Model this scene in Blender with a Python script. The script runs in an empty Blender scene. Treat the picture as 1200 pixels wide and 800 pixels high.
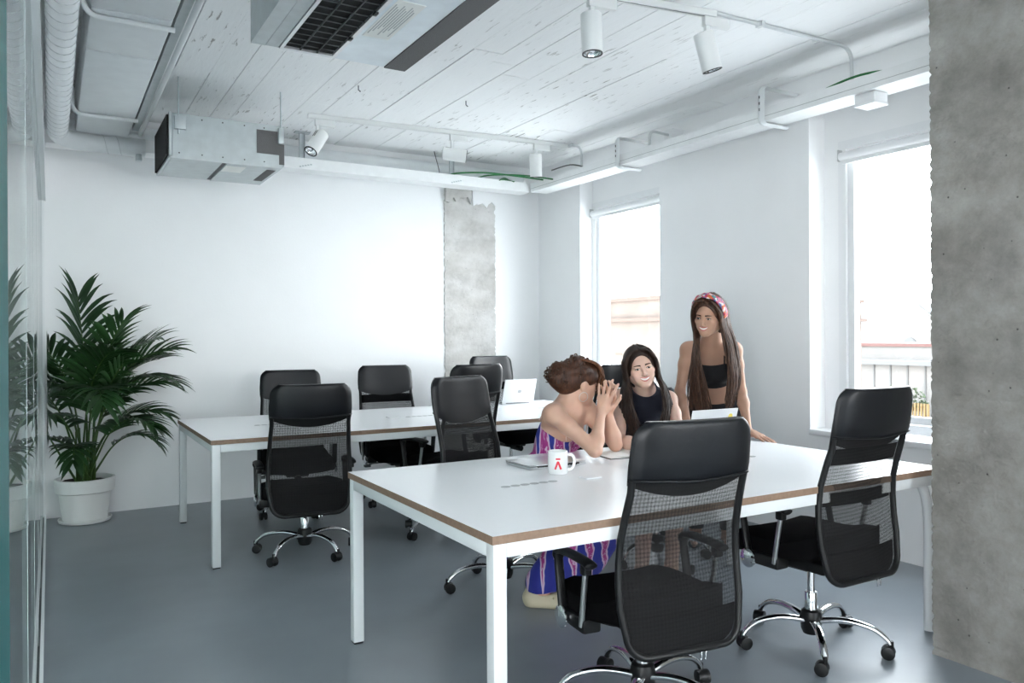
import bpy, bmesh, math, random
import numpy as np
from mathutils import Vector, Matrix, Euler
random.seed(7)
R = math.radians
PI = math.pi
SC = bpy.context.scene
COL = SC.collection

# ------------------------------------------------------------------ camera
cam_d = bpy.data.cameras.new('camera')
cam = bpy.data.objects.new('camera', cam_d)
COL.objects.link(cam)
cam.location = (0, 0, 1.33)
cam.rotation_mode = 'QUATERNION'
cam.rotation_quaternion = (Euler((0, 0, R(-30.5))).to_matrix() @ Euler((R(90), 0, 0)).to_matrix() @ Euler((0, 0, R(-0.3))).to_matrix()).to_quaternion()
cam_d.sensor_width = 36
cam_d.lens = 920 / 1200 * 36
cam_d.shift_y = -6.4 / 1200
cam_d.clip_start = 0.02
cam_d.clip_end = 500
SC.camera = cam

# ------------------------------------------------------------------ sky
world = bpy.data.worlds.new('sky')
SC.world = world
world.use_nodes = True
wn = world.node_tree.nodes
wl = world.node_tree.links
bg = wn['Background']
tc = wn.new('ShaderNodeTexCoord')
sep = wn.new('ShaderNodeSeparateXYZ')
rmp = wn.new('ShaderNodeValToRGB')
wl.new(tc.outputs['Generated'], sep.inputs[0])
wl.new(sep.outputs['Z'], rmp.inputs[0])
rmp.color_ramp.elements[0].position = 0.0
rmp.color_ramp.elements[0].color = (1.0, 1.0, 1.0, 1)
rmp.color_ramp.elements[1].position = 0.8
rmp.color_ramp.elements[1].color = (0.80, 0.90, 1.0, 1)
wl.new(rmp.outputs[0], bg.inputs['Color'])
bg.inputs['Strength'].default_value = 7.0

# window portals: the daylight that enters by each window opening (sampling aid only)
def portal(x, y, z, w, h, rot):
    d = bpy.data.lights.new('window_portal', 'AREA')
    d.shape = 'RECTANGLE'; d.size = w; d.size_y = h
    d.cycles.is_portal = True
    o = bpy.data.objects.new('window_portal', d)
    o.location = (x, y, z); o.rotation_euler = rot
    COL.objects.link(o)

# ------------------------------------------------------------------ exposure
vs = SC.view_settings
vs.view_transform = 'Standard'
vs.look = 'None'
vs.exposure = 1.25
vs.gamma = 1.0
vs.use_curve_mapping = False
SC.cycles.max_bounces = 10
SC.cycles.diffuse_bounces = 6
SC.cycles.glossy_bounces = 5
SC.cycles.transparent_max_bounces = 24
SC.cycles.sample_clamp_indirect = 6.0

# ------------------------------------------------------------------ materials
def mat(name, color=(.8, .8, .8), rough=.5, metal=0.0, spec=.5, bump=0.0, bscale=200.0, var=0.0, vscale=8.0, coat=0.0, sheen=0.0):
    m = bpy.data.materials.new(name)
    m.use_nodes = True
    nt = m.node_tree
    b = nt.nodes['Principled BSDF']
    b.inputs['Base Color'].default_value = (*color, 1)
    b.inputs['Roughness'].default_value = rough
    b.inputs['Metallic'].default_value = metal
    b.inputs['Specular IOR Level'].default_value = spec
    b.inputs['Coat Weight'].default_value = coat
    b.inputs['Sheen Weight'].default_value = sheen
    t = nt.nodes.new('ShaderNodeTexCoord')
    if bump:
        n = nt.nodes.new('ShaderNodeTexNoise'); n.inputs['Scale'].default_value = bscale; n.inputs['Detail'].default_value = 3
        bp = nt.nodes.new('ShaderNodeBump'); bp.inputs['Strength'].default_value = bump; bp.inputs['Distance'].default_value = .01
        nt.links.new(t.outputs['Object'], n.inputs['Vector'])
        nt.links.new(n.outputs[0], bp.inputs['Height'])
        nt.links.new(bp.outputs[0], b.inputs['Normal'])
    if var:
        n = nt.nodes.new('ShaderNodeTexNoise'); n.inputs['Scale'].default_value = vscale; n.inputs['Detail'].default_value = 5
        r = nt.nodes.new('ShaderNodeValToRGB')
        r.color_ramp.elements[0].position = .3; r.color_ramp.elements[1].position = .7
        r.color_ramp.elements[0].color = (*[c * (1 - var) for c in color], 1)
        r.color_ramp.elements[1].color = (*[min(1, c * (1 + var)) for c in color], 1)
        nt.links.new(t.outputs['Object'], n.inputs['Vector'])
        nt.links.new(n.outputs[0], r.inputs[0])
        nt.links.new(r.outputs[0], b.inputs['Base Color'])
    return m

def N(m, kind, **kw):
    n = m.node_tree.nodes.new(kind)
    for k, v in kw.items():
        if k in n.inputs: n.inputs[k].default_value = v
        else: setattr(n, k, v)
    return n
def L(m, a, b): m.node_tree.links.new(a, b)
def PB(m): return m.node_tree.nodes['Principled BSDF']
def ramp(m, *stops):
    r = N(m, 'ShaderNodeValToRGB')
    e = r.color_ramp.elements
    while len(e) < len(stops): e.new(.5)
    for k, (p, c) in enumerate(stops):
        e[k].position = p
        e[k].color = (*c, 1) if len(c) == 3 else c
    return r

M = {}
M['wall'] = mat('wall_paint', (.88, .885, .89), .75, bump=.06, bscale=60, var=.012, vscale=3)
M['white_trim'] = mat('white_trim', (.82, .83, .84), .35)
M['white_metal'] = mat('white_powder_coat', (.70, .72, .725), .35, bump=.02, bscale=400)
M['tray'] = mat('white_painted_tray', (.83, .84, .84), .45, var=.03, vscale=12)
M['duct'] = mat('white_painted_duct', (.74, .77, .78), .5, var=.03, vscale=10)
M['floor'] = mat('grey_blue_epoxy', (.22, .25, .275), .34, spec=.7, bump=.015, bscale=35, var=.10, vscale=2.2)
M['laminate'] = mat('white_laminate', (.84, .85, .86), .28, spec=.4)
M['ply'] = mat('brown_board_edge', (.24, .155, .105), .6, var=.12, vscale=60)
M['leather'] = mat('black_leather', (.006, .007, .009), .36, spec=.32, bump=.04, bscale=260)
M['fabric'] = mat('black_fabric', (.003, .003, .0035), .95, spec=.08, bump=.2, bscale=900)
M['plastic'] = mat('black_plastic', (.006, .0065, .007), .38, spec=.35)
M['grey_plastic'] = mat('grey_plastic', (.10, .11, .11), .5)
M['chrome'] = mat('chrome', (.82, .83, .84), .08, metal=1.0)
M['satin'] = mat('satin_metal', (.55, .56, .56), .35, metal=1.0)
M['alu'] = mat('aluminium', (.75, .76, .77), .30, metal=.85)
M['galv'] = mat('galvanised_sheet', (.52, .56, .57), .40, metal=.35, var=.07, vscale=14)
M['pale_sheet'] = mat('pale_galvanised_sheet', (.70, .76, .80), .28, metal=.45, var=.06, vscale=9)
M['foam'] = mat('grey_foam', (.15, .145, .145), .95, bump=.3, bscale=300)
M['dark'] = mat('dark_void', (.012, .012, .012), .9)
M['dark_plate'] = mat('dark_metal_plate', (.05, .052, .055), .6)
M['paper'] = mat('paper', (.86, .86, .83), .8)
M['porcelain'] = mat('white_porcelain', (.85, .85, .85), .12)
M['red'] = mat('red_print', (.75, .03, .06), .4)
M['lamp_white'] = mat('lamp_housing_white', (.78, .79, .78), .4)
M['green'] = mat('green_cable', (.02, .17, .05), .5)
M['soil'] = mat('dark_soil', (.02, .014, .010), 1.0, bump=.8, bscale=120)
M['pot'] = mat('white_pot', (.80, .80, .78), .45)
M['rubber'] = mat('rubber', (.02, .02, .02), .8)

def ceiling_paint(name, sy):
    m = mat(name, (.86, .87, .87), .7)
    t = N(m, 'ShaderNodeTexCoord'); mp = N(m, 'ShaderNodeMapping')
    mp.inputs['Scale'].default_value = (14, sy, 14)
    L(m, t.outputs['Object'], mp.inputs[0])
    n1 = N(m, 'ShaderNodeTexNoise', Scale=2.6, Detail=7.0, Roughness=.62)
    L(m, mp.outputs[0], n1.inputs['Vector'])
    r1 = ramp(m, (.60, (0, 0, 0)), (.66, (1, 1, 1)))
    L(m, n1.outputs[0], r1.inputs[0])
    n2 = N(m, 'ShaderNodeTexNoise', Scale=1.1, Detail=2.0)
    L(m, t.outputs['Object'], n2.inputs['Vector'])
    r2 = ramp(m, (.42, (.08, .08, .08)), (.62, (1, 1, 1)))
    L(m, n2.outputs[0], r2.inputs[0])
    mu = N(m, 'ShaderNodeMath', operation='MULTIPLY')
    L(m, r1.outputs[0], mu.inputs[0]); L(m, r2.outputs[0], mu.inputs[1])
    mx = N(m, 'ShaderNodeMix', data_type='RGBA')
    L(m, mu.outputs[0], mx.inputs['Factor'])
    mx.inputs['A'].default_value = (.90, .905, .905, 1); mx.inputs['B'].default_value = (.36, .35, .33, 1)
    L(m, mx.outputs['Result'], PB(m).inputs['Base Color'])
    bp = N(m, 'ShaderNodeBump', Strength=.35, Distance=.006)
    L(m, n1.outputs[0], bp.inputs['Height']); L(m, bp.outputs[0], PB(m).inputs['Normal'])
    return m
M['board'] = ceiling_paint('board_marked_white_paint', 2.0)
M['crack'] = mat('dark_joint', (.05, .05, .05), .9)

def concrete(name, base, dark, pale, hole):
    m = mat(name, base, .9)
    t = N(m, 'ShaderNodeTexCoord')
    n1 = N(m, 'ShaderNodeTexNoise', Scale=4.5, Detail=10.0, Roughness=.70)
    L(m, t.outputs['Object'], n1.inputs['Vector'])
    r1 = ramp(m, (.28, dark), (.5, base), (.72, pale))
    L(m, n1.outputs[0], r1.inputs[0])
    n2 = N(m, 'ShaderNodeTexVoronoi', Scale=16.0)
    L(m, t.outputs['Object'], n2.inputs['Vector'])
    r2 = ramp(m, (.035, (1, 1, 1)), (.075, (0, 0, 0)))
    L(m, n2.outputs[0], r2.inputs[0])
    mx = N(m, 'ShaderNodeMix', data_type='RGBA')
    L(m, r2.outputs[0], mx.inputs['Factor']); L(m, r1.outputs[0], mx.inputs['A'])
    mx.inputs['B'].default_value = (*hole, 1)
    # board-form tint bands
    sp = N(m, 'ShaderNodeMapping'); sp.inputs['Scale'].default_value = (1.6, 1.6, 3.2)
    L(m, t.outputs['Object'], sp.inputs[0])
    n3 = N(m, 'ShaderNodeTexNoise', Scale=1.4, Detail=4.0)
    L(m, sp.outputs[0], n3.inputs['Vector'])
    r3 = ramp(m, (.35, (.80, .79, .77)), (.6, (1, 1, 1)))
    L(m, n3.outputs[0], r3.inputs[0])
    ml = N(m, 'ShaderNodeMix', data_type='RGBA', blend_type='MULTIPLY')
    ml.inputs['Factor'].default_value = 1
    L(m, mx.outputs['Result'], ml.inputs['A']); L(m, r3.outputs[0], ml.inputs['B'])
    L(m, ml.outputs['Result'], PB(m).inputs['Base Color'])
    n4 = N(m, 'ShaderNodeTexNoise', Scale=38.0, Detail=6.0)
    L(m, t.outputs['Object'], n4.inputs['Vector'])
    ad = N(m, 'ShaderNodeMath', operation='SUBTRACT')
    L(m, n4.outputs[0], ad.inputs[0]); L(m, r2.outputs[0], ad.inputs[1])
    bp = N(m, 'ShaderNodeBump', Strength=.5, Distance=.012)
    L(m, ad.outputs[0], bp.inputs['Height']); L(m, bp.outputs[0], PB(m).inputs['Normal'])
    return m
M['concrete'] = concrete('grey_board_formed_concrete', (.262, .25, .232), (.165, .157, .144), (.36, .35, .33), (.08, .078, .072))
M['concrete_pale'] = concrete('pale_raw_concrete', (.58, .57, .555), (.42, .41, .40), (.68, .67, .655), (.26, .255, .25))

def glass(name, tint=(1, 1, 1), rough=0.0):
    m = bpy.data.materials.new(name); m.use_nodes = True
    nt = m.node_tree; nt.nodes.remove(nt.nodes['Principled BSDF'])
    out = nt.nodes['Material Output']
    tr = N(m, 'ShaderNodeBsdfTransparent'); tr.inputs[0].default_value = (*tint, 1)
    gl = N(m, 'ShaderNodeBsdfGlossy'); gl.inputs['Roughness'].default_value = rough
    fr = N(m, 'ShaderNodeFresnel', IOR=1.5)
    mx = N(m, 'ShaderNodeMixShader')
    ge = N(m, 'ShaderNodeNewGeometry'); iv = N(m, 'ShaderNodeMath', operation='SUBTRACT'); iv.inputs[0].default_value = 1
    L(m, ge.outputs['Backfacing'], iv.inputs[1])
    mu = N(m, 'ShaderNodeMath', operation='MULTIPLY'); L(m, fr.outputs[0], mu.inputs[0]); L(m, iv.outputs[0], mu.inputs[1])
    L(m, mu.outputs[0], mx.inputs[0]); L(m, tr.outputs[0], mx.inputs[1]); L(m, gl.outputs[0], mx.inputs[2])
    L(m, mx.outputs[0], out.inputs[0])
    return m
M['glass'] = glass('window_glass', (.97, .98, .98))
M['partition_glass'] = glass('partition_glass', (.90, .95, .94))
M['glass_edge'] = mat('green_glass_edge', (.012, .05, .05), .1)

def mesh_fabric(name, pitch, solid):
    """black knitted mesh: real see-through holes between threads"""
    m = bpy.data.materials.new(name); m.use_nodes = True
    nt = m.node_tree; b = PB(m)
    b.inputs['Base Color'].default_value = (.003, .003, .0035, 1); b.inputs['Roughness'].default_value = .8
    uv = N(m, 'ShaderNodeTexCoord')
    sp = N(m, 'ShaderNodeSeparateXYZ'); L(m, uv.outputs['Object'], sp.inputs[0])
    k = 2 * PI / pitch
    sn = []
    for ax, op in (('X', 'ADD'), ('X', 'SUBTRACT')):
        c = N(m, 'ShaderNodeMath', operation=op)
        L(m, sp.outputs['X'], c.inputs[0]); L(m, sp.outputs['Z'], c.inputs[1])
        mu = N(m, 'ShaderNodeMath', operation='MULTIPLY'); mu.inputs[1].default_value = k * .7
        L(m, c.outputs[0], mu.inputs[0])
        s = N(m, 'ShaderNodeMath', operation='SINE'); L(m, mu.outputs[0], s.inputs[0])
        sn.append(s)
    pr = N(m, 'ShaderNodeMath', operation='MULTIPLY'); L(m, sn[0].outputs[0], pr.inputs[0]); L(m, sn[1].outputs[0], pr.inputs[1])
    gt = N(m, 'ShaderNodeMath', operation='GREATER_THAN'); L(m, pr.outputs[0], gt.inputs[0]); gt.inputs[1].default_value = solid
    tr = N(m, 'ShaderNodeBsdfTransparent'); mx = N(m, 'ShaderNodeMixShader')
    L(m, gt.outputs[0], mx.inputs[0]); L(m, b.outputs[0], mx.inputs[1]); L(m, tr.outputs[0], mx.inputs[2])
    L(m, mx.outputs[0], nt.nodes['Material Output'].inputs[0])
    return m
M['mesh'] = mesh_fabric('black_chair_mesh', .0027, -.03)
M['mesh_back'] = mesh_fabric('black_rear_mesh', .0031, -.08)

# ------------------------------------------------------------------ mesh builder
class MB:
    def __init__(s): s.v = []; s.f = []; s.m = []; s.xf = None
    def add(s, vs, fs, mi=0, xf=None):
        o = len(s.v)
        if xf is not None: vs = [xf @ Vector(p) for p in vs]
        if s.xf is not None: vs = [s.xf @ Vector(p) for p in vs]
        s.v += [tuple(p) for p in vs]
        s.f += [tuple(i + o for i in f) for f in fs]
        s.m += list(mi) if isinstance(mi, (list, tuple)) else [mi] * len(fs)
        return s
    def box(s, lo, hi, mi=0, xf=None):
        x0, y0, z0 = lo; x1, y1, z1 = hi
        vs = [(x0, y0, z0), (x1, y0, z0), (x1, y1, z0), (x0, y1, z0), (x0, y0, z1), (x1, y0, z1), (x1, y1, z1), (x0, y1, z1)]
        return s.add(vs, [(3, 2, 1, 0), (4, 5, 6, 7), (0, 1, 5, 4), (1, 2, 6, 5), (2, 3, 7, 6), (3, 0, 4, 7)], mi, xf)
    def rbox(s, lo, hi, r, mi=0, xf=None, seg=2):
        bm = bmesh.new()
        bmesh.ops.create_cube(bm, size=1)
        for v in bm.verts:
            v.co = Vector([lo[k] + (v.co[k] + .5) * (hi[k] - lo[k]) for k in range(3)])
        bmesh.ops.bevel(bm, geom=bm.edges[:], offset=r, segments=seg, affect='EDGES', profile=.5)
        s.bm(bm, mi, xf); return s
    def bm(s, bm, mi=0, xf=None):
        bm.verts.index_update()
        s.add([v.co.copy() for v in bm.verts], [[v.index for v in f.verts] for f in bm.faces], mi, xf)
        bm.free()
    def cyl(s, a, b, r, r2=None, n=16, mi=0, xf=None, cap=True):
        return s.tube([a, b], [r, r if r2 is None else r2], n, mi, xf, cap)
    def tube(s, pts, r, n=10, mi=0, xf=None, cap=True, closed=False, squash=None):
        P = [Vector(p) for p in pts]; K = len(P)
        rr = r if isinstance(r, (list, tuple)) else [r] * K
        T = []
        for i in range(K):
            if closed: t = P[(i + 1) % K] - P[i - 1]
            else: t = P[min(i + 1, K - 1)] - P[max(i - 1, 0)]
            T.append(t.normalized() if t.length > 1e-9 else Vector((0, 0, 1)))
        up = Vector((0, 0, 1)) if abs(T[0].z) < .9 else Vector((1, 0, 0))
        nrm = (up - T[0] * up.dot(T[0])).normalized()
        vs = []
        for i in range(K):
            if i:
                q = T[i - 1].rotation_difference(T[i]); nrm = (q @ nrm)
                nrm = (nrm - T[i] * nrm.dot(T[i])).normalized()
            bi = T[i].cross(nrm)
            for k in range(n):
                a = 2 * PI * k / n
                ca, sa = math.cos(a) * rr[i], math.sin(a) * rr[i]
                if squash: ca *= squash[0]; sa *= squash[1]
                vs.append(P[i] + nrm * ca + bi * sa)
        fs = []
        for i in range(K if closed else K - 1):
            j = (i + 1) % K
            for k in range(n):
                l = (k + 1) % n
                fs.append((i * n + k, i * n + l, j * n + l, j * n + k))
        if cap and not closed:
            fs.append(tuple(range(n))[::-1]); fs.append(tuple((K - 1) * n + k for k in range(n)))
        return s.add(vs, fs, mi, xf)
    def lathe(s, prof, n=24, mi=0, xf=None, cap=True):
        vs = []; fs = []
        for r, z in prof:
            for k in range(n):
                a = 2 * PI * k / n
                vs.append((r * math.cos(a), r * math.sin(a), z))
        K = len(prof)
        for i in range(K - 1):
            for k in range(n):
                l = (k + 1) % n
                fs.append((i * n + k, i * n + l, (i + 1) * n + l, (i + 1) * n + k))
        if cap:
            fs.append(tuple(range(n))[::-1]); fs.append(tuple((K - 1) * n + k for k in range(n)))
        return s.add(vs, fs, mi, xf)
    def ball(s, c, r, mi=0, xf=None, u=14, v=9):
        rx, ry, rz = r if isinstance(r, (list, tuple)) else (r, r, r)
        bm = bmesh.new(); bmesh.ops.create_uvsphere(bm, u_segments=u, v_segments=v, radius=1)
        for q in bm.verts: q.co = Vector((c[0] + q.co.x * rx, c[1] + q.co.y * ry, c[2] + q.co.z * rz))
        s.bm(bm, mi, xf); return s
    def grid(s, fn, nu, nv, mi=0, thick=0.0, wrap=False):
        """surface fn(i/nu, j/nv) -> point; with thickness along the local normal"""
        P = np.array([[fn(i / nu, j / nv) for j in range(nv + 1)] for i in range(nu + 1)], float)
        idx = lambda i, j: i * (nv + 1) + j
        fs = [(idx(i, j), idx(i + 1, j), idx(i + 1, j + 1), idx(i, j + 1)) for i in range(nu) for j in range(nv)]
        if not thick: return s.add([tuple(p) for p in P.reshape(-1, 3)], fs, mi)
        du = np.gradient(P, axis=0); dv = np.gradient(P, axis=1)
        nn = np.cross(du, dv); nn /= (np.linalg.norm(nn, axis=2, keepdims=True) + 1e-12)
        A = (P + nn * thick / 2).reshape(-1, 3); B = (P - nn * thick / 2).reshape(-1, 3)
        o = len(A)
        fs2 = [tuple(k + o for k in f[::-1]) for f in fs]
        rim = [idx(i, 0) for i in range(nu + 1)] + [idx(nu, j) for j in range(1, nv + 1)] + [idx(i, nv) for i in range(nu - 1, -1, -1)] + [idx(0, j) for j in range(nv - 1, 0, -1)]
        side = [(rim[k], rim[k - 1], rim[k - 1] + o, rim[k] + o) for k in range(len(rim))]
        return s.add([tuple(p) for p in A] + [tuple(p) for p in B], fs + fs2 + side, mi)
    def extrude(s, poly, z0, z1, mi=0, xf=None):
        """polygon in XY extruded in Z"""
        n = len(poly)
        vs = [(x, y, z0) for x, y in poly] + [(x, y, z1) for x, y in poly]
        fs = [tuple(range(n))[::-1], tuple(range(n, 2 * n))] + [(k, (k + 1) % n, (k + 1) % n + n, k + n) for k in range(n)]
        return s.add(vs, fs, mi, xf)
    def build(s, name, mats, parent=None, smooth=35, fix=True):
        me = bpy.data.meshes.new(name)
        me.from_pydata(s.v, [], s.f)
        for m_ in (mats if isinstance(mats, (list, tuple)) else [mats]): me.materials.append(m_)
        me.polygons.foreach_set('material_index', s.m)
        if fix:
            bm = bmesh.new(); bm.from_mesh(me); bmesh.ops.recalc_face_normals(bm, faces=bm.faces[:]); bm.to_mesh(me); bm.free()
        if smooth:
            me.polygons.foreach_set('use_smooth', [True] * len(me.polygons))
            if smooth < 180: me.set_sharp_from_angle(angle=R(smooth))
        me.update()
        o = bpy.data.objects.new(name, me)
        COL.objects.link(o)
        if parent is not None: o.parent = parent
        return o

def tag(o, label=None, cat=None, group=None, kind=None):
    if label: o['label'] = label
    if cat: o['category'] = cat
    if group: o['group'] = group
    if kind: o['kind'] = kind
    return o
def thing(name, label=None, cat=None, loc=(0, 0, 0), rz=0.0, group=None, kind=None):
    o = bpy.data.objects.new(name, None)
    o.empty_display_size = .1
    COL.objects.link(o); o.location = loc; o.rotation_euler = (0, 0, rz)
    return tag(o, label, cat, group, kind)
def dup(root, loc=None, rz=None, label=None, group=None, skip=()):
    kids = {}
    def cp(o, par):
        c = o.copy(); COL.objects.link(c)
        if par is not None: c.parent = par
        for ch in list(o.children):
            if ch.name.split('.')[0] in skip: continue
            cp(ch, c)
        return c
    r = cp(root, None)
    if loc is not None: r.location = loc
    if rz is not None: r.rotation_euler = (0, 0, rz)
    if label: r['label'] = label
    if group: r['group'] = group
    return r
def frame_xf(o, x, z):
    """matrix with origin o, local x axis and z axis given"""
    x = Vector(x).normalized(); z = Vector(z); z = (z - x * z.dot(x)).normalized(); y = z.cross(x)
    m = Matrix((x, y, z)).transposed().to_4x4(); m.translation = Vector(o); return m
def bez(p0, p1, p2, n=8):
    p0, p1, p2 = Vector(p0), Vector(p1), Vector(p2)
    return [p0 * (1 - t) ** 2 + p1 * 2 * t * (1 - t) + p2 * t * t for t in [k / n for k in range(n + 1)]]
def smooth_path(pts, n=6):
    """Catmull-Rom through the points"""
    P = [Vector(p) for p in pts]; out = []
    for i in range(len(P) - 1):
        a = P[max(i - 1, 0)]; b = P[i]; c = P[i + 1]; d = P[min(i + 2, len(P) - 1)]
        for k in range(n):
            t = k / n
            out.append(.5 * ((2 * b) + (c - a) * t + (2 * a - 5 * b + 4 * c - d) * t * t + (3 * b - a - 3 * c + d) * t ** 3))
    out.append(P[-1]); return out
# ------------------------------------------------------------------ room shell
XR, YB, ZC = 4.29, 6.736, 3.02       # right wall, back wall, ceiling
YF, XL = -4.0, -2.6                  # wall behind the camera, far side of the glazed room
XW = 4.44                            # window plane
def slab(name, lo, hi, m, parent=None):
    o = MB().box(lo, hi).build(name, m, parent, smooth=0)
    if parent is None: o['kind'] = 'structure'
    return o
slab('floor', (XL - .2, YF - .2, -.12), (XW + .2, YB + .2, 0), M['floor'])
ceil = slab('ceiling', (XL - .2, YF - .2, ZC + .02), (XW + .2, YB + .2, ZC + .2), M['crack'])
# formwork boards of the ceiling: each board its own piece, joints open between them
x = XL - .2
kb = 0
rb = random.Random(11)
unit = {}
while x < XW + .2:
    w = rb.choice((.15, .17, .19, .21))
    y = YF - .2 + rb.uniform(-2.5, 0)
    y = max(y, YF - .2)
    y0 = YF - .2
    while y0 < YB:
        ln = rb.choice((2.4, 3.0, 3.6, 4.2)) if y0 > YF else rb.uniform(1.2, 3.4)
        y1 = min(y0 + ln, YB + .02)
        if YB - y1 < .5: y1 = YB + .02
        dz = rb.uniform(-.0025, .0025)
        g = rb.choice((.0012, .0016, .0022, .0032, .0045))
        MB().box((x + g, y0 + .0015, ZC + dz), (x + w, y1 - .0015, ZC + .024)).build('board', M['board'], ceil, smooth=0)
        y0 = y1
    x += w
# back wall with the bare concrete column let into it
slab('wall_back', (XL - .2, YB, -.1), (XW + .2, YB + .2, ZC + .02), M['wall'])
# front wall (behind the camera), with an opening for the added window
wf = thing('wall_front', kind='structure')
for lo, hi in (((XL - .2, YF - .2, 0), (2.0, YF, ZC)), ((3.7, YF - .2, 0), (XW + .2, YF, ZC)), ((2.0, YF - .2, 0), (3.7, YF, .6)), ((2.0, YF - .2, 2.75), (3.7, YF, ZC))):
    slab('wall_panel', lo, hi, M['wall'], wf)
ws = thing('wall_side_room', kind='structure')
for lo, hi in (((XL - .2, YF, 0), (XL, -3.4, ZC)), ((XL - .2, -.6, 0), (XL, YB, ZC)), ((XL - .2, -3.4, 0), (XL, -.6, .5)), ((XL - .2, -3.4, 2.75), (XL, -.6, ZC))):
    slab('wall_panel', lo, hi, M['wall'], ws)
w6 = thing('added_window_6', kind='structure')  # unseen window, added to send more light in from the left
wf6 = MB().box((XL - .12, -3.4, .5), (XL - .06, -.6, .56)).box((XL - .12, -3.4, 2.69), (XL - .06, -.6, 2.75))
for y_ in (-3.4, -2.03, -.66): wf6.box((XL - .12, y_, .56), (XL - .06, y_ + .06, 2.69))
wf6.build('window_frame', M['white_trim'], w6, smooth=0)
for y_ in (-3.34, -1.97): MB().box((XL - .092, y_, .56), (XL - .086, y_ + 1.31, 2.69)).build('pane', M['glass'], w6, smooth=0)
portal(XL - .25, -2.0, 1.62, 2.2, 2.8, (0, R(-90), 0))
# right wall with window recesses; (y0, y1) along the wall
WINS = [(4.905, 6.015), (2.33, 3.44), (-.35, .75), (-2.9, -1.8)]
ZS, ZT = .708, 2.86
bmw = MB()
ys = [YB + .1]
for a, b in WINS: ys += [b, a]
ys += [YF - .1]
for k in range(0, len(ys), 2):
    bmw.box((XR, ys[k + 1], 0), (XW + .2, ys[k], ZC))
for a, b in WINS:
    bmw.box((XR, a, 0), (XW + .2, b, ZS)).box((XR, a, ZT), (XW + .2, b, ZC))
wr = bmw.build('wall_right', M['wall'], smooth=0); wr['kind'] = 'structure'

def window(name, y0, y1, z0, z1, mleft):
    """white framed window in the recess, hung between y0..y1 on the plane XW"""
    w = thing(name, kind='structure')
    yl = y1 - mleft                     # left end of the frame as seen from inside
    # plaster cheek beside the frame and panel above
    c = MB()
    if mleft > .01: c.box((XW, yl, z0), (XW + .19, y1, z1))
    c.box((XW, y0, 2.58), (XW + .19, yl, z1))
    c.build('reveal_panel', M['wall'], w, smooth=0)
    f = MB()
    t = .055
    zb, zt = z0 + .02, 2.58
    f.box((XW - .01, yl - t, zb), (XW + .07, yl, zt)).box((XW - .01, y0, zb), (XW + .07, y0 + t, zt))
    f.box((XW - .01, y0 + t, zt - t), (XW + .07, yl - t, zt)).box((XW - .01, y0 + t, zb), (XW + .07, yl - t, zb + t))
    f.build('window_frame', M['white_trim'], w, smooth=0)
    s = MB(); q = .045; a, b, c0, c1 = y0 + t + .006, yl - t - .006, zb + t + .006, zt - t - .006
    s.box((XW + .005, b - q, c0), (XW + .055, b, c1)).box((XW + .005, a, c0), (XW + .055, a + q, c1))
    s.box((XW + .005, a + q, c1 - q), (XW + .055, b - q, c1)).box((XW + .005, a + q, c0), (XW + .055, b - q, c0 + q))
    s.build('sash', M['white_trim'], w, smooth=0)
    g = MB().box((XW + .028, a + q, c0 + q), (XW + .034, b - q, c1 - q)).build('pane', M['glass'], w, smooth=0)
    MB().rbox((XR - .02, y0 - .0, z0 - .03), (XW - .012, y1, z0 + .004), .004).build('window_sill', M['white_trim'], w)
    return (yl, y0)
window('window_1', 4.905, 6.015, ZS, ZT, .0)
window('window_2', 2.33, 3.44, ZS, ZT, .115)
window('window_3', -.35, .75, ZS, ZT, .1)
window('window_4', -2.9, -1.8, ZS, ZT, .1)
for a, b in WINS: portal(XW + .22, (a + b) / 2, 1.66, b - a, 1.9, (0, R(90), 0))
w5 = thing('added_window_5', kind='structure')  # unseen window, added and sized to brighten the room from behind
MB().box((2.0, YF - .12, .6), (3.7, YF - .06, .66)).box((2.0, YF - .12, 2.69), (3.7, YF - .06, 2.75)).box((2.0, YF - .12, .66), (2.06, YF - .06, 2.69)).box((3.64, YF - .12, .66), (3.7, YF - .06, 2.69)).build('window_frame', M['white_trim'], w5, smooth=0)
MB().box((2.06, YF - .09, .66), (3.64, YF - .085, 2.69)).build('pane', M['glass'], w5, smooth=0)
portal(2.85, YF - .25, 1.67, 1.7, 2.15, (R(-90), 0, 0))

M['joint'] = mat('clear_silicone_joint', (.45, .50, .50), .4)
# glazed partition on the left: header and floor track with panes between
wl_ = thing('wall_left', kind='structure')
ZH = 2.345
MB().box((-.09, -3.9, ZH), (-.021, YB, ZH + .06)).build('header_track', M['white_trim'], wl_, smooth=0)
MB().box((-.085, -3.9, ZH + .06), (-.03, YB, ZC)).build('bulkhead', M['wall'], wl_, smooth=0)
MB().box((-.069, 1.17, 0), (-.058, YB, .03)).box((-.040, 1.17, 0), (-.027, YB, .03)).box((-.058, 1.17, 0), (-.040, YB, .012), 1).build('floor_track', [M['white_trim'], M['grey_plastic']], wl_, smooth=0)
MB().box((-.07, YB - .025, .03), (-.03, YB, ZH)).build('end_channel', M['white_trim'], wl_, smooth=0)
yp = 1.18
while yp < YB - .1:
    y1 = min(yp + .90, YB - .026)
    MB().box((-.055, yp + .003, .03), (-.045, y1 - .003, ZH)).build('pane', [M['partition_glass']], wl_, smooth=0)
    if y1 < YB - .1:
        MB().box((-.0555, y1 - .002, .03), (-.0445, y1 + .002, ZH)).build('pane_joint', M['joint'], wl_, smooth=0)
    yp = y1
MB().box((-.0555, 1.168, .03), (-.0445, 1.182, ZH)).build('pane_edge', M['glass_edge'], wl_, smooth=0)
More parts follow.
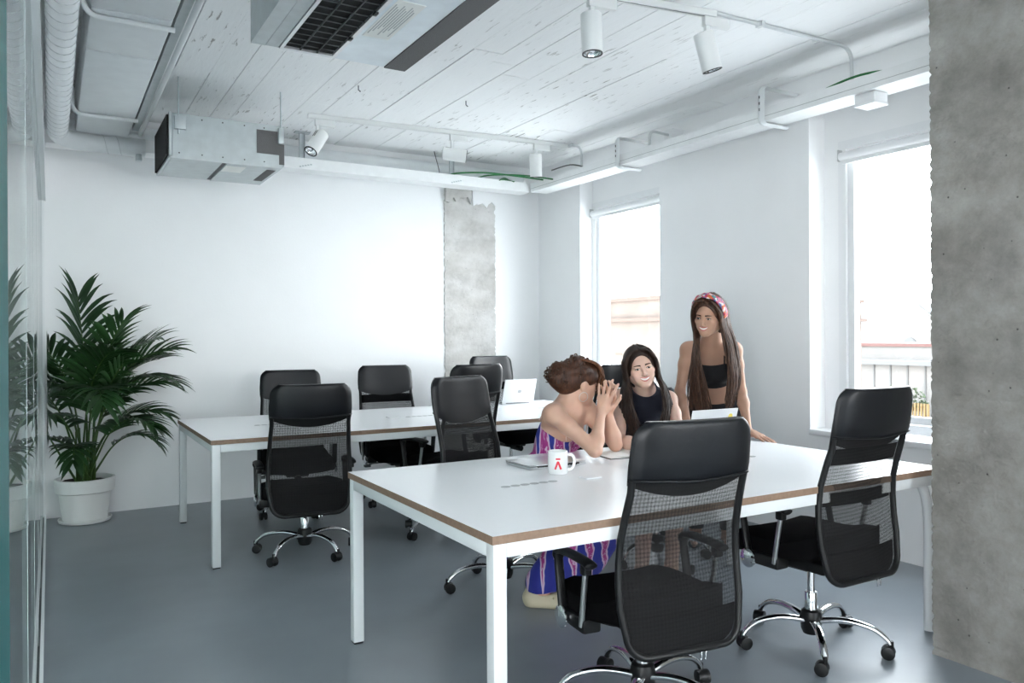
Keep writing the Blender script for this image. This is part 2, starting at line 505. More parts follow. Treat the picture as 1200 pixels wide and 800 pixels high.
# ------------------------------------------------------------------ bare concrete
def rough_block(name, lo, hi, m, n=(10, 10, 60), amp=.008, label=None):
    """concrete block with chipped, uneven arrises"""
    rr = random.Random(5)
    bm = bmesh.new()
    bmesh.ops.create_cube(bm, size=1)
    for v in bm.verts: v.co = Vector([lo[k] + (v.co[k] + .5) * (hi[k] - lo[k]) for k in range(3)])
    for ax in range(3):
        for k in range(1, n[ax]):
            c = lo[ax] + (hi[ax] - lo[ax]) * k / n[ax]
            nv = [0, 0, 0]; nv[ax] = 1; p = [0, 0, 0]; p[ax] = c
            bmesh.ops.bisect_plane(bm, geom=bm.verts[:] + bm.edges[:] + bm.faces[:], plane_co=p, plane_no=nv)
    for v in bm.verts:
        on = [abs(v.co[k] - lo[k]) < 1e-5 or abs(v.co[k] - hi[k]) < 1e-5 for k in range(2)]
        if all(on):
            a = rr.random() ** 3 * amp * 1.6
            for k in range(2):
                d = 1 if abs(v.co[k] - lo[k]) < 1e-5 else -1
                v.co[k] += d * (a + rr.uniform(0, amp * .35))
        elif any(on):
            k = 0 if on[0] else 1
            d = 1 if abs(v.co[k] - lo[k]) < 1e-5 else -1
            # board marks: recessed lift lines
            zz = (v.co.z * 1.9) % 1
            v.co[k] += d * (rr.uniform(0, amp * .3) + (.004 if zz < .06 else 0))
    mb = MB(); mb.bm(bm)
    o = mb.build(name, m, smooth=25); o['kind'] = 'structure'
    if label: o['label'] = label
    return o
rough_block('concrete_pillar', (3.155, .75, 0), (3.80, 1.93, ZC + .02), M['concrete'], (6, 12, 240), .004)
cc = rough_block('concrete_column', (3.222, YB - .014, 0), (3.778, YB + .1, 2.86), M['concrete_pale'], (8, 2, 150), .007)
# remains of plaster where the column meets the tray
rr2 = random.Random(9)
for nm, x0, x1, z0, z1, m_ in (('plaster_patch', 3.52, 3.775, 2.60, 2.79, 'wall'), ('broken_plaster', 3.23, 3.50, 2.62, 2.79, 'concrete_pale')):
    pts = [(x0, z1), (x1, z1)] + [(x1 - (x1 - x0) * k / 7 + rr2.uniform(-.012, .012), z0 + rr2.uniform(-.03, .05)) for k in range(8)]
    MB().extrude(pts, .0, .016 if m_ == 'wall' else .030, xf=Matrix(((1, 0, 0, 0), (0, 0, -1, YB - .013), (0, 1, 0, 0), (0, 0, 0, 1)))).build(nm, M[m_], cc, smooth=0)

# ------------------------------------------------------------------ desks
HT = .74
def desk(name, x0, y0, x1, y1, label, slots, flaps, bent_leg=False):
    t = thing(name, label, 'desk', ((x0 + x1) / 2, (y0 + y1) / 2, 0))
    lx, ly = (x1 - x0) / 2, (y1 - y0) / 2
    top = MB()
    th = .026
    top.box((-lx, -ly, HT - th), (lx, ly, HT), [0, 0, 1, 1, 1, 1])
    top.build('tabletop', [M['laminate'], M['ply']], t, smooth=0)
    s = .046; ins = .006
    a = lx - ins; b = ly - ins; zr = HT - th - .001
    fr = MB()
    rh = .044
    for sy in (-1, 1):
        y = sy * (b - s / 2)
        fr.rbox((-a + s, y - s / 2, zr - rh), (a - s, y + s / 2, zr), .003)
    for sx in (-1, 1):
        x = sx * (a - s / 2)
        fr.rbox((x - s / 2, -b + s, zr - rh), (x + s / 2, b - s, zr), .003)
    fr.rbox((-.03, -b + s, zr - rh), (.03, b - s, zr), .003)
    fr.build('under_frame', M['white_metal'], t)
    for sx in (-1, 1):
        for sy in (-1, 1):
            if bent_leg and sx == 1: continue
            x = sx * (a - s / 2); y = sy * (b - s / 2)
            lg = MB().rbox((x - s / 2, y - s / 2, .008), (x + s / 2, y + s / 2, zr), .003).build('leg', M['white_metal'], t)
            MB().rbox((x - s / 2 + .003, y - s / 2 + .003, 0), (x + s / 2 - .003, y + s / 2 - .003, .012), .002).build('foot_glide', M['plastic'], lg)
    if bent_leg:
        # bent tube trestle carrying the right end
        for sy in (-1, 1):
            y = sy * (b - .05)
            p = [(a - .36, y, zr - .022)] + bez((a - .14, y, zr - .022), (a - .022, y, zr - .03), (a - .02, y, zr - .26), 8) + [(a - .02, y, .01)]
            MB().tube(p, .021, 12).build('leg', M['white_metal'], t)
    for (x, y, n, dx) in slots:
        cs = MB()
        for k in range(n):
            cs2 = MB().lathe([(.0, HT + .0002), (.016, HT + .0002), (.0165, HT + .0014), (.0, HT + .0016)], 16, cap=False, xf=Matrix.Translation((x + k * dx - t.location.x, y - t.location.y, 0)) @ Matrix.Scale(1.25, 4, (1, 0, 0)))
            cs2.build('socket', M['grey_plastic_l'], t)
    for (x, y, w, d) in flaps:
        MB().rbox((x - w / 2 - t.location.x, y - d / 2 - t.location.y, HT + .0002), (x + w / 2 - t.location.x, y + d / 2 - t.location.y, HT + .006), .002).build('cable_flap', M['white_trim'], t)
    return t
M['grey_plastic_l'] = mat('pale_grey_socket', (.42, .43, .43), .5)
front_desk = desk('desk', 1.12, 2.02, 3.40, 3.32, 'white topped meeting desk nearest the camera, with mug, notebook and laptops on it',
     [(1.535, 2.66, 6, .044), (2.88, 2.69, 2, .05)], [(1.93, 2.645, .075, .06)], bent_leg=True)
back_desk = desk('desk', .793, 4.742, 3.93, 6.10, 'white topped desk farther back, standing along the back wall with one open laptop',
     [(1.20, 5.41, 4, .044), (2.27, 5.36, 5, .044), (3.45, 5.42, 3, .044)], [(2.16, 5.38, .09, .07)])
# ------------------------------------------------------------------ office chairs
def back_y(z):
    """side profile of the backrest (S curve), local y of the mesh surface"""
    zs = [.30, .38, .47, .58, .69, .80, .88, .96, 1.04, 1.10]
    yv = [-.252, -.248, -.238, -.222, -.224, -.252, -.278, -.294, -.304, -.308]
    return float(np.interp(z, zs, yv))
def back_hw(z):
    zs = [.30, .40, .58, .74, .86, .95, 1.10]
    wv = [.232, .246, .248, .238, .230, .234, .228]
    return float(np.interp(z, zs, wv))
ZB, ZTOP = .312, 1.085
def back_outline(inset=0.0, n=7, z0=ZB, z1=ZTOP, rb=.075, rt=.065):
    """closed outline of the backrest as (x, z) pairs"""
    pts = []
    def corner(cx, cz, r, a0, a1):
        for k in range(n + 1):
            a = R(a0 + (a1 - a0) * k / n)
            pts.append((cx + r * math.cos(a), cz + r * math.sin(a)))
    hb, ht = back_hw(z0) - inset, back_hw(z1) - inset
    z0 += inset; z1 -= inset
    corner(-hb + rb, z0 + rb, rb, 180, 270); corner(hb - rb, z0 + rb, rb, 270, 360)
    for k in range(1, 8):
        z = z0 + rb + (z1 - rt - z0 - rb) * k / 8
        pts.append((back_hw(z) - inset, z))
    corner(ht - rt, z1 - rt, rt, 0, 90); corner(-ht + rt, z1 - rt, rt, 90, 180)
    for k in range(7, 0, -1):
        z = z0 + rb + (z1 - rt - z0 - rb) * k / 8
        pts.append((-back_hw(z) + inset, z))
    return pts
def half_width_at(z, inset):
    pts = back_outline(inset, 10)
    w = 0
    for k in range(len(pts)):
        (x0, a), (x1, b) = pts[k], pts[(k + 1) % len(pts)]
        if (a - z) * (b - z) <= 0 and abs(a - b) > 1e-9:
            w = max(w, abs(x0 + (x1 - x0) * (z - a) / (b - a)))
    return w
def hollow(x, z):
    """back is gently dished across its width"""
    return -.030 * (1 - (x / .24) ** 2)
def make_chair(lift=0.0, bands=True):
    t = thing('office_chair')
    # --- base
    hub = MB().lathe([(.0, .055), (.034, .055), (.042, .075), (.046, .125), (.040, .150), (.030, .158), (.0, .158)], 20, cap=False).build('hub', M['plastic'], t)
    for k in range(5):
        a = R(90 + 72 * k + 18)
        ca, sa = math.cos(a), math.sin(a)
        prof = smooth_path([(.030, .112), (.10, .126), (.17, .128), (.245, .112), (.290, .082), (.305, .060)], 4)
        prof = [(p[0], p[1]) for p in [(q.x, q.y) for q in [Vector((u.x, u.y, 0)) for u in prof]]]
        pts = [(r_ * ca, r_ * sa, z) for r_, z in prof]
        rr = [.019 - .006 * i / (len(pts) - 1) for i in range(len(pts))]
        leg = MB().tube(pts, rr, 10, squash=(.75, 1.1)).build('leg', M['chrome'], t, smooth=60)
        # caster under the leg
        cx, cy = .310 * ca, .310 * sa
        ang = a + R((k * 67) % 140 - 60)
        X = Matrix.Translation((cx, cy, 0)) @ Matrix.Rotation(ang, 4, 'Z')
        c = MB()
        c.cyl((0, 0, .045), (0, 0, .075), .009, n=10, xf=X)
        hood = [(-.026 * math.cos(R(q)) - .012, .027 + .029 * math.sin(R(q))) for q in range(-25, 206, 21)]
        XX = X @ Matrix.Rotation(R(90), 4, 'X')
        c.extrude(hood, -.010, .010, xf=XX)
        for s in (-1, 1):
            c.lathe([(.0, -.009), (.018, -.009), (.0265, -.007), (.0275, 0), (.0265, .007), (.018, .009), (.0, .009)], 18, cap=False, xf=X @ Matrix.Translation((-.012, s * .016, .0277)) @ Matrix.Rotation(R(90), 4, 'X'))
        c.build('caster', M['plastic'], t, smooth=40)
    # --- column
    col = MB().lathe([(.0, .15), (.0265, .15), (.0265, .228), (.024, .232), (.0, .232)], 20, cap=False)
    col.build('column', M['chrome'], t)
    MB().lathe([(.0, .22), (.0155, .22), (.0155, .33 + lift), (.0, .33 + lift)], 16, cap=False).build('gas_lift', M['chrome'], t)
    # everything above rides on the gas lift
    up = Matrix.Translation((0, 0, lift))
    def B(): b = MB(); b.xf = up; return b
    B().rbox((-.085, -.13, .305), (.085, .11, .352), .012).cyl((0, .02, .300), (0, .15, .297), .024, n=14).build('tilt_mechanism', M['plastic'], t)
    lv = B().tube([(.08, .02, .325), (.20, .02, .322), (.235, .02, .315)], .006, 8)
    lv.rbox((.225, -.002, .296), (.275, .042, .316), .006)
    lv.build('lever', M['grey_plastic'], t)
    # --- seat cushion with a waterfall front
    bm = bmesh.new(); bmesh.ops.create_cube(bm, size=1)
    for v in bm.verts: v.co = Vector((v.co.x * .50, v.co.y * .47 + .03, v.co.z * .105 + .405))
    bmesh.ops.subdivide_edges(bm, edges=bm.edges[:], cuts=9, use_grid_fill=True)
    for v in bm.verts:
        x, y, z = v.co.x / .25, (v.co.y - .03) / .235, (v.co.z - .405) / .0525
        # super-ellipse footprint
        m_ = max(abs(x), abs(y)); 
        if m_ > 1e-6:
            q = (abs(x) ** 5 + abs(y) ** 5) ** .2
            s_ = m_ / q if q > 1e-6 else 1
            x *= s_; y *= s_
        e = max(abs(x), abs(y))
        zz = z * (1 - .42 * max(0, e - .72) / .28) 
        dz = .012 * (x * x) + .062 * max(0, -y - .1) ** 2 - .028 * max(0, y - .45) ** 2 * 3 + (.012 if z > 0 else 0) * (1 - e * e)
        v.co = Vector((x * .25, .03 + y * .235, .405 + zz * .0525 + dz))
    st = B(); st.bm(bm); st.build('seat', M['fabric'], t, smooth=60)
    # --- backrest
    loop = back_outline(.011)
    pts = [(x, back_y(z) + hollow(x, z), z) for x, z in loop]
    B().tube(pts, .0125, 8, closed=True).build('back_frame', M['plastic'], t, smooth=60)
    def panel(z0, z1, off, name, m, inset=.014, nu=16, nv=22, zfun=None, thick=0):
        def fn(u, v):
            z = z0 + (z1 - z0) * v
            x = (2 * u - 1) * half_width_at(z, inset)
            if zfun: z = zfun(u, v)
            return (x, back_y(z) + hollow(x, z) + off, z)
        return B().grid(fn, nu, nv, thick=thick).build(name, m, t, smooth=180)
    panel(ZB + .016, .91, -.008, 'rear_mesh', M['mesh_back'])
    panel(ZB + .016, .91, .014, 'front_mesh', M['mesh'])
    # opaque cross bands in the front mesh
    if bands: panel(.785, .850, .017, 'cross_band', M['fabric'], thick=.003, nv=3)
    if bands: panel(.620, .672, .017, 'cross_band', M['fabric'], thick=.003, nv=3)
    # lower panel of solid cloth
    panel(ZB + .016, .44, .019, 'lower_cloth', M['fabric'], thick=.004, nv=8)
    # headrest: padded leather wrap with a smile-shaped lower hem
    def pad(side):
        def fn(u, v):
            a = 2 * u - 1
            zlow = .897 - .013 * (1 - abs(a) ** 1.2) if side < 0 else .885 - .050 * (1 - a * a)
            z = zlow + (ZTOP + .004 - zlow) * (1 - (1 - v) ** 1.9)
            zc = min(max(z, ZB + .02), ZTOP - .001)
            w = half_width_at(zc, -.004)
            x = a * w
            e = max(abs(a) ** 6, v ** 8, (1 - v) ** 10 * .75)
            bul = .030 * (1 - e) ** .5 if e < 1 else 0
            return (x, back_y(zc) + hollow(x, z) + side * bul + side * .002, z)
        return fn
    hb = B()
    hb.grid(pad(-1), 22, 16).grid(pad(1), 22, 16)
    hb.build('headrest', M['leather'], t, smooth=180)
    seam = [pad(-1)(k / 22, .02) for k in range(23)]
    B().tube([(p[0] * .995, p[1] - .004, p[2]) for p in seam], .0035, 6).build('headrest_seam', M['leather'], t, smooth=180)
    # bracket joining seat and back
    B().rbox((-.04, -.235, .318), (.04, -.10, .345), .006).build('back_bracket', M['plastic'], t)
    # --- armrests
    for s in (-1, 1):
        x = s * .272
        ar = thing('armrest'); ar.parent = t
        blk = B().rbox((min(s * .20, x), -.055, .340), (max(s * .20, x), .125, .390), .010)
        blk.build('pivot_block', M['plastic'], ar)
        Xd = Matrix.Translation((x + s * .004, .09, .362)) @ Matrix.Rotation(R(90 * s), 4, 'Y')
        B().lathe([(.0, 0), (.036, 0), (.040, .004), (.040, .010), (.032, .015), (.0, .016)], 22, cap=False, xf=Xd).build('pivot_cap', M['chrome'], ar)
        B().tube([(x, -.075, .575), (x - s * .004, -.035, .365)], .0105, 10).build('arm_post', M['satin'], ar)
        pth = smooth_path([(x, -.115, .588), (x, -.08, .596), (x, .02, .598), (x, .105, .592), (x, .128, .570), (x, .115, .48), (x, .095, .385)], 5)
        rr = [.012 + .012 * (1 if p.z > .565 else .45) for p in pth]
        rr[0] = .014
        B().tube(pth, rr, 10, squash=(.55, 1.05)).build('arm_pad', M['plastic'], ar, smooth=60)
        B().rbox((x - .016, -.092, .552), (x + .016, -.058, .592), .006).build('post_socket', M['plastic'], ar)
    # zip pulls hanging under the rear cover
    for q in (.045, .062):
        B().rbox((q - .003, -.286, .288), (q + .003, -.280, .318), .002).build('zip_pull', M['chrome'], t)
    return t
CH = 'black high backed mesh office chairs'
chairs = [  # x, y, heading (deg, 0 = facing the back wall, clockwise positive), lift, label
    (1.835, 2.20, 7, -.03, 'black mesh office chair nearest the camera, back turned, at the front desk'),
    (2.805, 2.25, 0, .033, 'black mesh office chair beside the grey concrete pillar, its back to us'),
    (1.35, 4.82, 8, -.03, 'black mesh office chair at the left front of the back desk, its back to us'),
    (1.61, 5.98, 188, -.02, 'leftmost black mesh office chair on the wall side of the back desk'),
    (2.42, 5.96, 184, .0, 'second black mesh office chair from the palm on the wall side of the back desk'),
    (2.07, 3.60, 158, .02, 'black mesh office chair in which the woman in the patterned dress sits'),
    (2.32, 4.82, -15, .06, 'black mesh office chair directly behind the chair of the woman in the patterned dress'),
    (3.50, 5.97, 174, .06, 'black mesh office chair behind the open laptop in front of the bare concrete column'),
    (3.62, 4.92, -6, .03, 'black mesh office chair below the far window, seen between the two seated women'),
    (3.09, 3.57, 205, -.09, 'black mesh office chair of the seated long haired woman in the dark top'),
]
protos = {}
for k, (x, y, hd, lift, lab) in enumerate(chairs):
    key = (lift, k in (1, 4, 7))             # the chairs whose mesh shows cross bands
    c = make_chair(*key) if key not in protos else dup(protos[key])
    protos.setdefault(key, c)
    c.location = (x, y, 0); c.rotation_euler = (0, 0, R(-hd))
    if k in (0, 1):                          # the star base stands turned on these two
        for ch in c.children:
            if ch.name.split('.')[0] in ('leg', 'caster'): ch.rotation_euler = (0, 0, R(-24))
    tag(c, lab, 'chair', CH)
# ------------------------------------------------------------------ ceiling services
# white cable trays along the back and the right wall
def tray(name, label, lo, hi, axis, lip=.012):
    t = thing(name, label, 'cable tray', lo)
    sx, sy, sz = [hi[k] - lo[k] for k in range(3)]
    th = .003
    c = MB()
    c.box((0, 0, 0), (sx, sy, th))
    if axis == 'Y': c.box((0, 0, th), (th, sy, sz)).box((sx - th, 0, th), (sx, sy, sz)).box((th, 0, sz - th), (lip, sy, sz))
    else: c.box((0, 0, th), (sx, th, sz)).box((0, sy - th, th), (sx, sy, sz)).box((0, th, sz - th), (sx, lip, sz))
    c.build('trough', M['tray'], t, smooth=0)
    return t
rt = tray('cable_tray', 'white cable tray running along the right wall above the windows', (3.96, -3.6, 2.70), (4.15, 6.36, 2.785), 'Y')
MB().box((-.002, 0, .030), (0, 9.96, .033)).build('groove', M['grey_plastic_l'], rt, smooth=0)
btr = tray('cable_tray', 'white cable tray running along the top of the back wall', (-.02, 6.37, 2.70), (3.958, 6.55, 2.79), 'X')
MB().rbox((3.26, -.005, .035), (3.40, -.0005, .06), .002).build('splice_plate', M['tray'], btr)
sp_ = MB()
for xx in (1.83, 3.20):
    for k in range(5): sp_.rbox((xx - .055 + k * .022, -.006, .012 + k * .006), (xx - .040 + k * .022, -.0005, .022 + k * .006), .001)
sp_.build('clip', M['galv'], btr)
# C-shaped wall brackets under the right tray
pb = None
for i, (yy, lab) in enumerate(((5.0, 'slotted white C bracket carrying the right tray, nearest the back corner'), (3.52, 'slotted white C bracket carrying the right tray, between the two windows'), (.2, 'slotted white C bracket carrying the right tray, behind the concrete pillar'))):
    if pb is None:
        pb = thing('tray_bracket', lab, 'bracket', (3.935, yy, 0), 0, 'C brackets of the right cable tray')
        pth = [(.33, 0, 2.915), (.06, 0, 2.915)] + bez((.04, 0, 2.915), (0, 0, 2.915), (0, 0, 2.88), 5) + [(0, 0, 2.80), (0, 0, 2.73)] + bez((0, 0, 2.715), (0, 0, 2.682), (.04, 0, 2.682), 5) + [(.235, 0, 2.682)]
        MB().tube(pth, .026, 4, squash=(.5, 1.1)).build('strut', M['white_metal'], pb, smooth=30)
        sl = MB()
        for z in (2.76, 2.80, 2.84): sl.rbox((-.0185, -.004, z), (-.0155, .004, z + .018), .001)
        sl.build('slot', M['dark_plate'], pb)
    else: dup(pb, (3.935, yy, 0), 0, lab)
hb_ = None
for i, (xx, lab) in enumerate(((1.80, 'galvanised hanger of the back tray next to the grey air unit'), (3.17, 'galvanised hanger of the back tray above the concrete column'))):
    if hb_ is None:
        hb_ = thing('tray_hanger', lab, 'bracket', (xx, 6.45, 0), 0, 'hangers of the back cable tray')
        MB().box((-.022, -.012, 2.706), (-.018, .012, ZC)).box((.018, -.012, 2.706), (.022, .012, ZC)).box((-.018, .008, 2.706), (.018, .012, ZC)).build('channel', M['galv'], hb_, smooth=0)
        MB().box((-.06, -.03, ZC - .012), (.06, .03, ZC - .001)).build('foot_plate', M['galv'], hb_, smooth=0)
    else: dup(hb_, (xx, 6.45, 0), 0, lab)
# plastered cornice pipe behind the trays
t = MB().cyl((-.05, 6.66, 2.90), (4.05, 6.66, 2.90), .05, n=14).build('water_pipe', M['duct'])
tag(t, 'white painted pipe above the back cable tray', 'pipe')
t = MB().tube([(3.90, 2.86, 2.87), (3.98, 3.1, 2.80), (4.02, 3.35, 2.795)], .006, 6).build('green_cable', M['green'])
def wire(pts, r, label, m='green'):
    o = MB().tube(smooth_path(pts, 6), r, 6).build('cable', M[m], smooth=180); return tag(o, label, 'cable')
COL.objects.unlink(t); bpy.data.objects.remove(t)
wire([(4.00, 2.55, 2.745), (4.0, 2.75, 2.80), (3.99, 2.95, 2.805), (3.99, 3.25, 2.76), (4.02, 3.45, 2.72)], .007, 'green earth cable lying in the right tray beside the bent conduit')
wire([(3.05, 6.42, 2.72), (3.15, 6.40, 2.80), (3.45, 6.36, 2.835), (3.75, 6.28, 2.82), (4.0, 6.1, 2.77), (4.03, 5.9, 2.72)], .008, 'green earth cable looping out of the corner of the trays')
wire([(3.98, 5.95, 2.75), (3.8, 6.20, 2.815), (3.55, 6.40, 2.83), (3.40, 6.43, 2.78), (3.45, 6.44, 2.72)], .007, 'second green cable curled in the corner of the trays')
wire([(3.05, 6.44, 2.72), (3.04, 6.44, 2.82), (3.02, 6.46, 2.93), (3.0, 6.46, 3.0)], .004, 'thin dark cable rising from the back tray to the ceiling', 'rubber')
wire([(3.93, 5.95, 2.83), (4.0, 5.75, 2.85), (4.03, 5.55, 2.79), (4.04, 5.40, 2.735)], .006, 'thin grey cable dropping into the right tray near the corner', 'grey_plastic')
gp = MB(); gp.grid(lambda u, v: (3.62 + .16 * u, 6.40 - .05 * v, 2.775 + .045 * math.sin(PI * u) * (1 - v) + .01 * v), 10, 4, thick=.004)
tag(gp.build('green_sleeve', M['green'], smooth=180), 'green sleeve bunched in the corner of the trays', 'sleeve')
# junction box under the right tray
jb = thing('junction_box', 'white square junction box under the right tray', 'box', (4.05, 2.82, 2.63))
MB().rbox((-.06, -.065, .012), (.06, .065, .069), .006).build('box_body', M['white_trim'], jb)
MB().rbox((-.063, -.068, 0), (.063, .068, .012), .004).build('lid', M['white_trim'], jb)
# conduits from the light rails to the tray
c1 = MB().tube([(3.00, 2.985, ZC - .012), (3.6, 2.965, ZC - .012), (3.90, 2.955, ZC - .012)] + bez((3.93, 2.95, ZC - .012), (4.03, 2.94, ZC - .014), (4.035, 2.935, 2.93), 6) + [(4.035, 2.93, 2.73)], .011, 10).build('conduit', M['white_metal'], smooth=180)
tag(c1, 'thin white conduit on the ceiling from the front light rail to the right tray', 'conduit')
for xx in (3.32, 3.78): MB().box((xx - .012, 2.95, ZC - .026), (xx + .012, 2.995, ZC - .0005)).build('saddle', M['white_metal'], c1, smooth=0)
c2 = MB().tube([(3.93, 5.70, ZC - .012), (4.0, 5.69, ZC - .012)] + bez((4.02, 5.69, ZC - .012), (4.07, 5.685, ZC - .014), (4.07, 5.68, 2.94), 6) + [(4.07, 5.68, 2.73)], .011, 10).build('conduit', M['white_metal'], smooth=180)
tag(c2, 'short bent white conduit from the rear light rail into the right tray', 'conduit')
MB().box((3.955, 5.665, ZC - .026), (3.975, 5.725, ZC - .0005)).build('saddle', M['white_metal'], c2, smooth=0)
c3 = MB().tube([(4.22, 4.66, 2.89), (4.06, 4.66, 2.90)] + bez((4.03, 4.66, 2.90), (3.985, 4.66, 2.90), (3.98, 4.66, 2.85), 6) + [(3.98, 4.66, 2.73)], .011, 10).build('conduit', M['white_metal'], smooth=180)
tag(c3, 'bent white conduit looping from a wall box into the right tray', 'conduit')
MB().rbox((4.17, 4.61, 2.84), (4.285, 4.71, 2.94), .01).build('wall_box', M['white_trim'], c3)

# light rails
def rail(label, p0, p1):
    p0 = Vector(p0); p1 = Vector(p1); d = p1 - p0
    t = thing('light_rail', label, 'light rail', p0, math.atan2(d.y, d.x), 'white ceiling light rails')
    MB().box((0, -.018, -.033), (d.length, -.006, 0)).box((0, .006, -.033), (d.length, .018, 0)).box((0, -.006, -.012), (d.length, .006, 0)).build('profile', M['lamp_white'], t, smooth=0)
    MB().box((-.006, -.018, -.033), (0, .018, 0)).build('end_cap', M['lamp_white'], t, smooth=0)
    MB().box((0, -.0055, -.030), (d.length, .0055, -.0125)).build('contact_strip', M['grey_plastic'], t, smooth=0)
    return t
rail('white light rail across the ceiling near the back wall, carrying three spotlights', (1.695, 5.885, ZC - .003), (3.93, 5.70, ZC - .003))
rail('white light rail across the ceiling in front, carrying two spotlights', (1.95, 3.15, ZC - .003), (3.00, 2.99, ZC - .003))
def spot(label, p, aim, ang, adap=1):
    """p: point on the rail underside, aim: direction the lamp faces"""
    t = thing('spotlight', label, 'spotlight', p, ang, 'white cylindrical ceiling spotlights')
    MB().rbox((-.02, -.016, -.052), (.135 * adap, .016, -.002), .003).build('adapter', M['lamp_white'], t)
    MB().rbox((-.012, -.012, -.13), (.012, .012, -.045), .003).build('stem', M['lamp_white'], t)
    A = Matrix.Rotation(-ang, 3, 'Z') @ Vector(aim).normalized()
    c = Vector((0, 0, -.165)) + A * .02
    ref = Vector((0, 0, 1)) if abs(A.z) < .9 else Vector((1, 0, 0))
    X = frame_xf(c, A.cross(ref), A)
    r = .052
    MB().lathe([(.0, -.10), (r - .004, -.10), (r, -.096), (r, .095), (r - .006, .095), (r - .008, .06), (.0, .06)], 26, cap=False, xf=X).build('housing', M['lamp_white'], t, smooth=40)
    MB().lathe([(r - .006, .0945), (r - .001, .0955), (r - .001, .099), (r - .008, .099), (r - .0085, .0945)], 26, cap=False, xf=X).build('rim', M['plastic'], t, smooth=40)
    MB().lathe([(.0, .062), (.020, .064), (.040, .080), (r - .0085, .094)], 22, cap=False, xf=X).build('reflector', M['chrome'], t, smooth=180)
    v = MB()
    for k in (-1, 1): v.rbox((k * .008 - .003, -r - .0012, -.08), (k * .008 + .003, -r + .002, -.02), .0008, xf=X)
    v.build('vent_slot', M['grey_plastic'], t)
    return t
a1 = math.atan2(-.185, 2.235); a2 = math.atan2(-.16, 1.05)
def on1(x): return (x, 5.885 - .0828 * (x - 1.695), ZC - .036)
def on2(x): return (x, 3.15 - .1524 * (x - 1.95), ZC - .036)
spot('leftmost white spotlight on the rear rail, tilted down to the left', on1(1.76), (-.50, -.25, -.75), a1)
spot('middle white spotlight on the rear rail, turned sideways', on1(2.85), (.80, -.35, -.10), a1)
spot('rightmost white spotlight on the rear rail, near the corner, hanging straight', on1(3.62), (.12, .15, -1), a1)
spot('white spotlight on the front rail pointing straight down, beside the large air unit', on2(2.285), (0, -.05, -1), a2)
spot('tilted white spotlight at the right end of the front rail', on2(2.95), (.30, -.05, -1), a2)

# grey ducted air unit near the back wall
u = thing('air_unit', 'grey metal ducted air unit hanging near the back wall above the palm side', 'air conditioner', (.67, 5.48, 2.50))
W, D, Hh = .735, .69, .285
MB().box((.02, 0, .012), (W, D, Hh)).build('casing', M['galv'], u, smooth=0)
MB().box((0, .0, 0), (.018, D + .01, Hh + .005)).box((.0, .0, -.006), (W - .02, .012, .0115)).build('edge_flange', M['galv'], u, smooth=0)
MB().box((-.014, .02, .012), (-.001, D - .02, Hh - .01)).build('duct_mouth', M['dark'], u, smooth=0)
MB().box((.02, .013, 0), (.335, D, .0115)).build('service_panel', M['galv'], u, smooth=0)
MB().box((.365, .013, -.002), (W - .01, D, .0115)).build('service_panel', M['galv'], u, smooth=0)
MB().box((.338, .0135, .004), (.362, D, .0112)).build('panel_gap', M['dark_plate'], u, smooth=0)
MB().box((.365, .11, -.0035), (.50, .30, -.0022)).box((.30, .36, -.0032), (.42, .50, -.0002), 0).build('rating_label', M['paper'], u, smooth=0) if False else MB().box((.37, .10, -.0035), (.50, .30, -.0021)).build('rating_label', M['paper'], u, smooth=0)
MB().box((.55, -.004, .085), (.70, -.0005, .245)).box((.70, -.004, .02), (.735, -.0005, .16)).build('insulation_patch', M['foam'], u, smooth=0)
MB().box((.64, .10, -.005), (.70, .52, -.0022)).build('drain_strip', M['foam'], u, smooth=0)
MB().rbox((.692, -.022, .16), (.728, -.001, .27), .004).build('hanger_lug', M['galv'], u)
MB().rbox((.03, -.022, .18), (.10, -.001, .265), .003).build('hanger_lug', M['galv'], u)
for px_, z0 in ((.055, .15), (.71, .17)):
    MB().cyl((px_, -.012, z0), (px_, -.012, ZC - 2.50 - .001), .006, n=8).build('hanging_rod', M['galv'], u)
sc_ = MB()
for px_ in (.06, .20, .33, .47, .60): 
    for pz in (.03, .26): sc_.lathe([(0, -.0), (.005, 0), (.004, .003), (0, .003)], 8, cap=False, xf=Matrix.Translation((px_, -.0005, pz)) @ Matrix.Rotation(R(90), 4, 'X'))
sc_.build('screw', M['dark_plate'], u)
# large air unit right overhead
u = thing('air_unit', 'large grey air unit overhead with a black filter grille', 'air conditioner', (.753, 1.9, 2.60))
D = 1.585
MB().box((0, 0, .01), (.713, D, .29)).build('casing', M['galv'], u, smooth=0)
MB().box((0, 0, 0), (.06, D, .0095)).box((.062, 0, .001), (.118, D, .0095)).build('side_panel', M['galv'], u, smooth=0)
MB().box((.12, 0, -.004), (.135, D, .0095)).box((.352, 0, -.004), (.368, D, .0095)).box((.135, D - .02, -.004), (.352, D, .0095)).build('filter_frame', M['alu'], u, smooth=0)
MB().box((.135, 0, .008), (.352, D - .02, .0096)).build('filter_backing', M['dark'], u, smooth=0)
fg = MB()
yy = .02
while yy < D - .03:
    fg.box((.135, yy, .001), (.352, yy + .005, .0045)); yy += .062
for xx in (.205, .28): fg.box((xx, 0, -.001), (xx + .006, D - .02, .006))
fg.build('filter_grille', M['dark_plate'], u, smooth=0)
for yy in (1.30, 1.0, .7): MB().rbox((.345, yy, -.012), (.36, yy + .03, -.002), .002).build('filter_clip', M['plastic'], u)
MB().box((.37, 0, -.002), (.606, D, .0095)).build('cover_panel', M['pale_sheet'], u, smooth=0)
MB().box((.385, .86, -.0035), (.50, 1.26, -.0021)).build('rating_label', M['paper'], u, smooth=0)
MB().box((.608, 0, -.006), (.713, D, .0095)).build('insulation_strip', M['foam'], u, smooth=0)
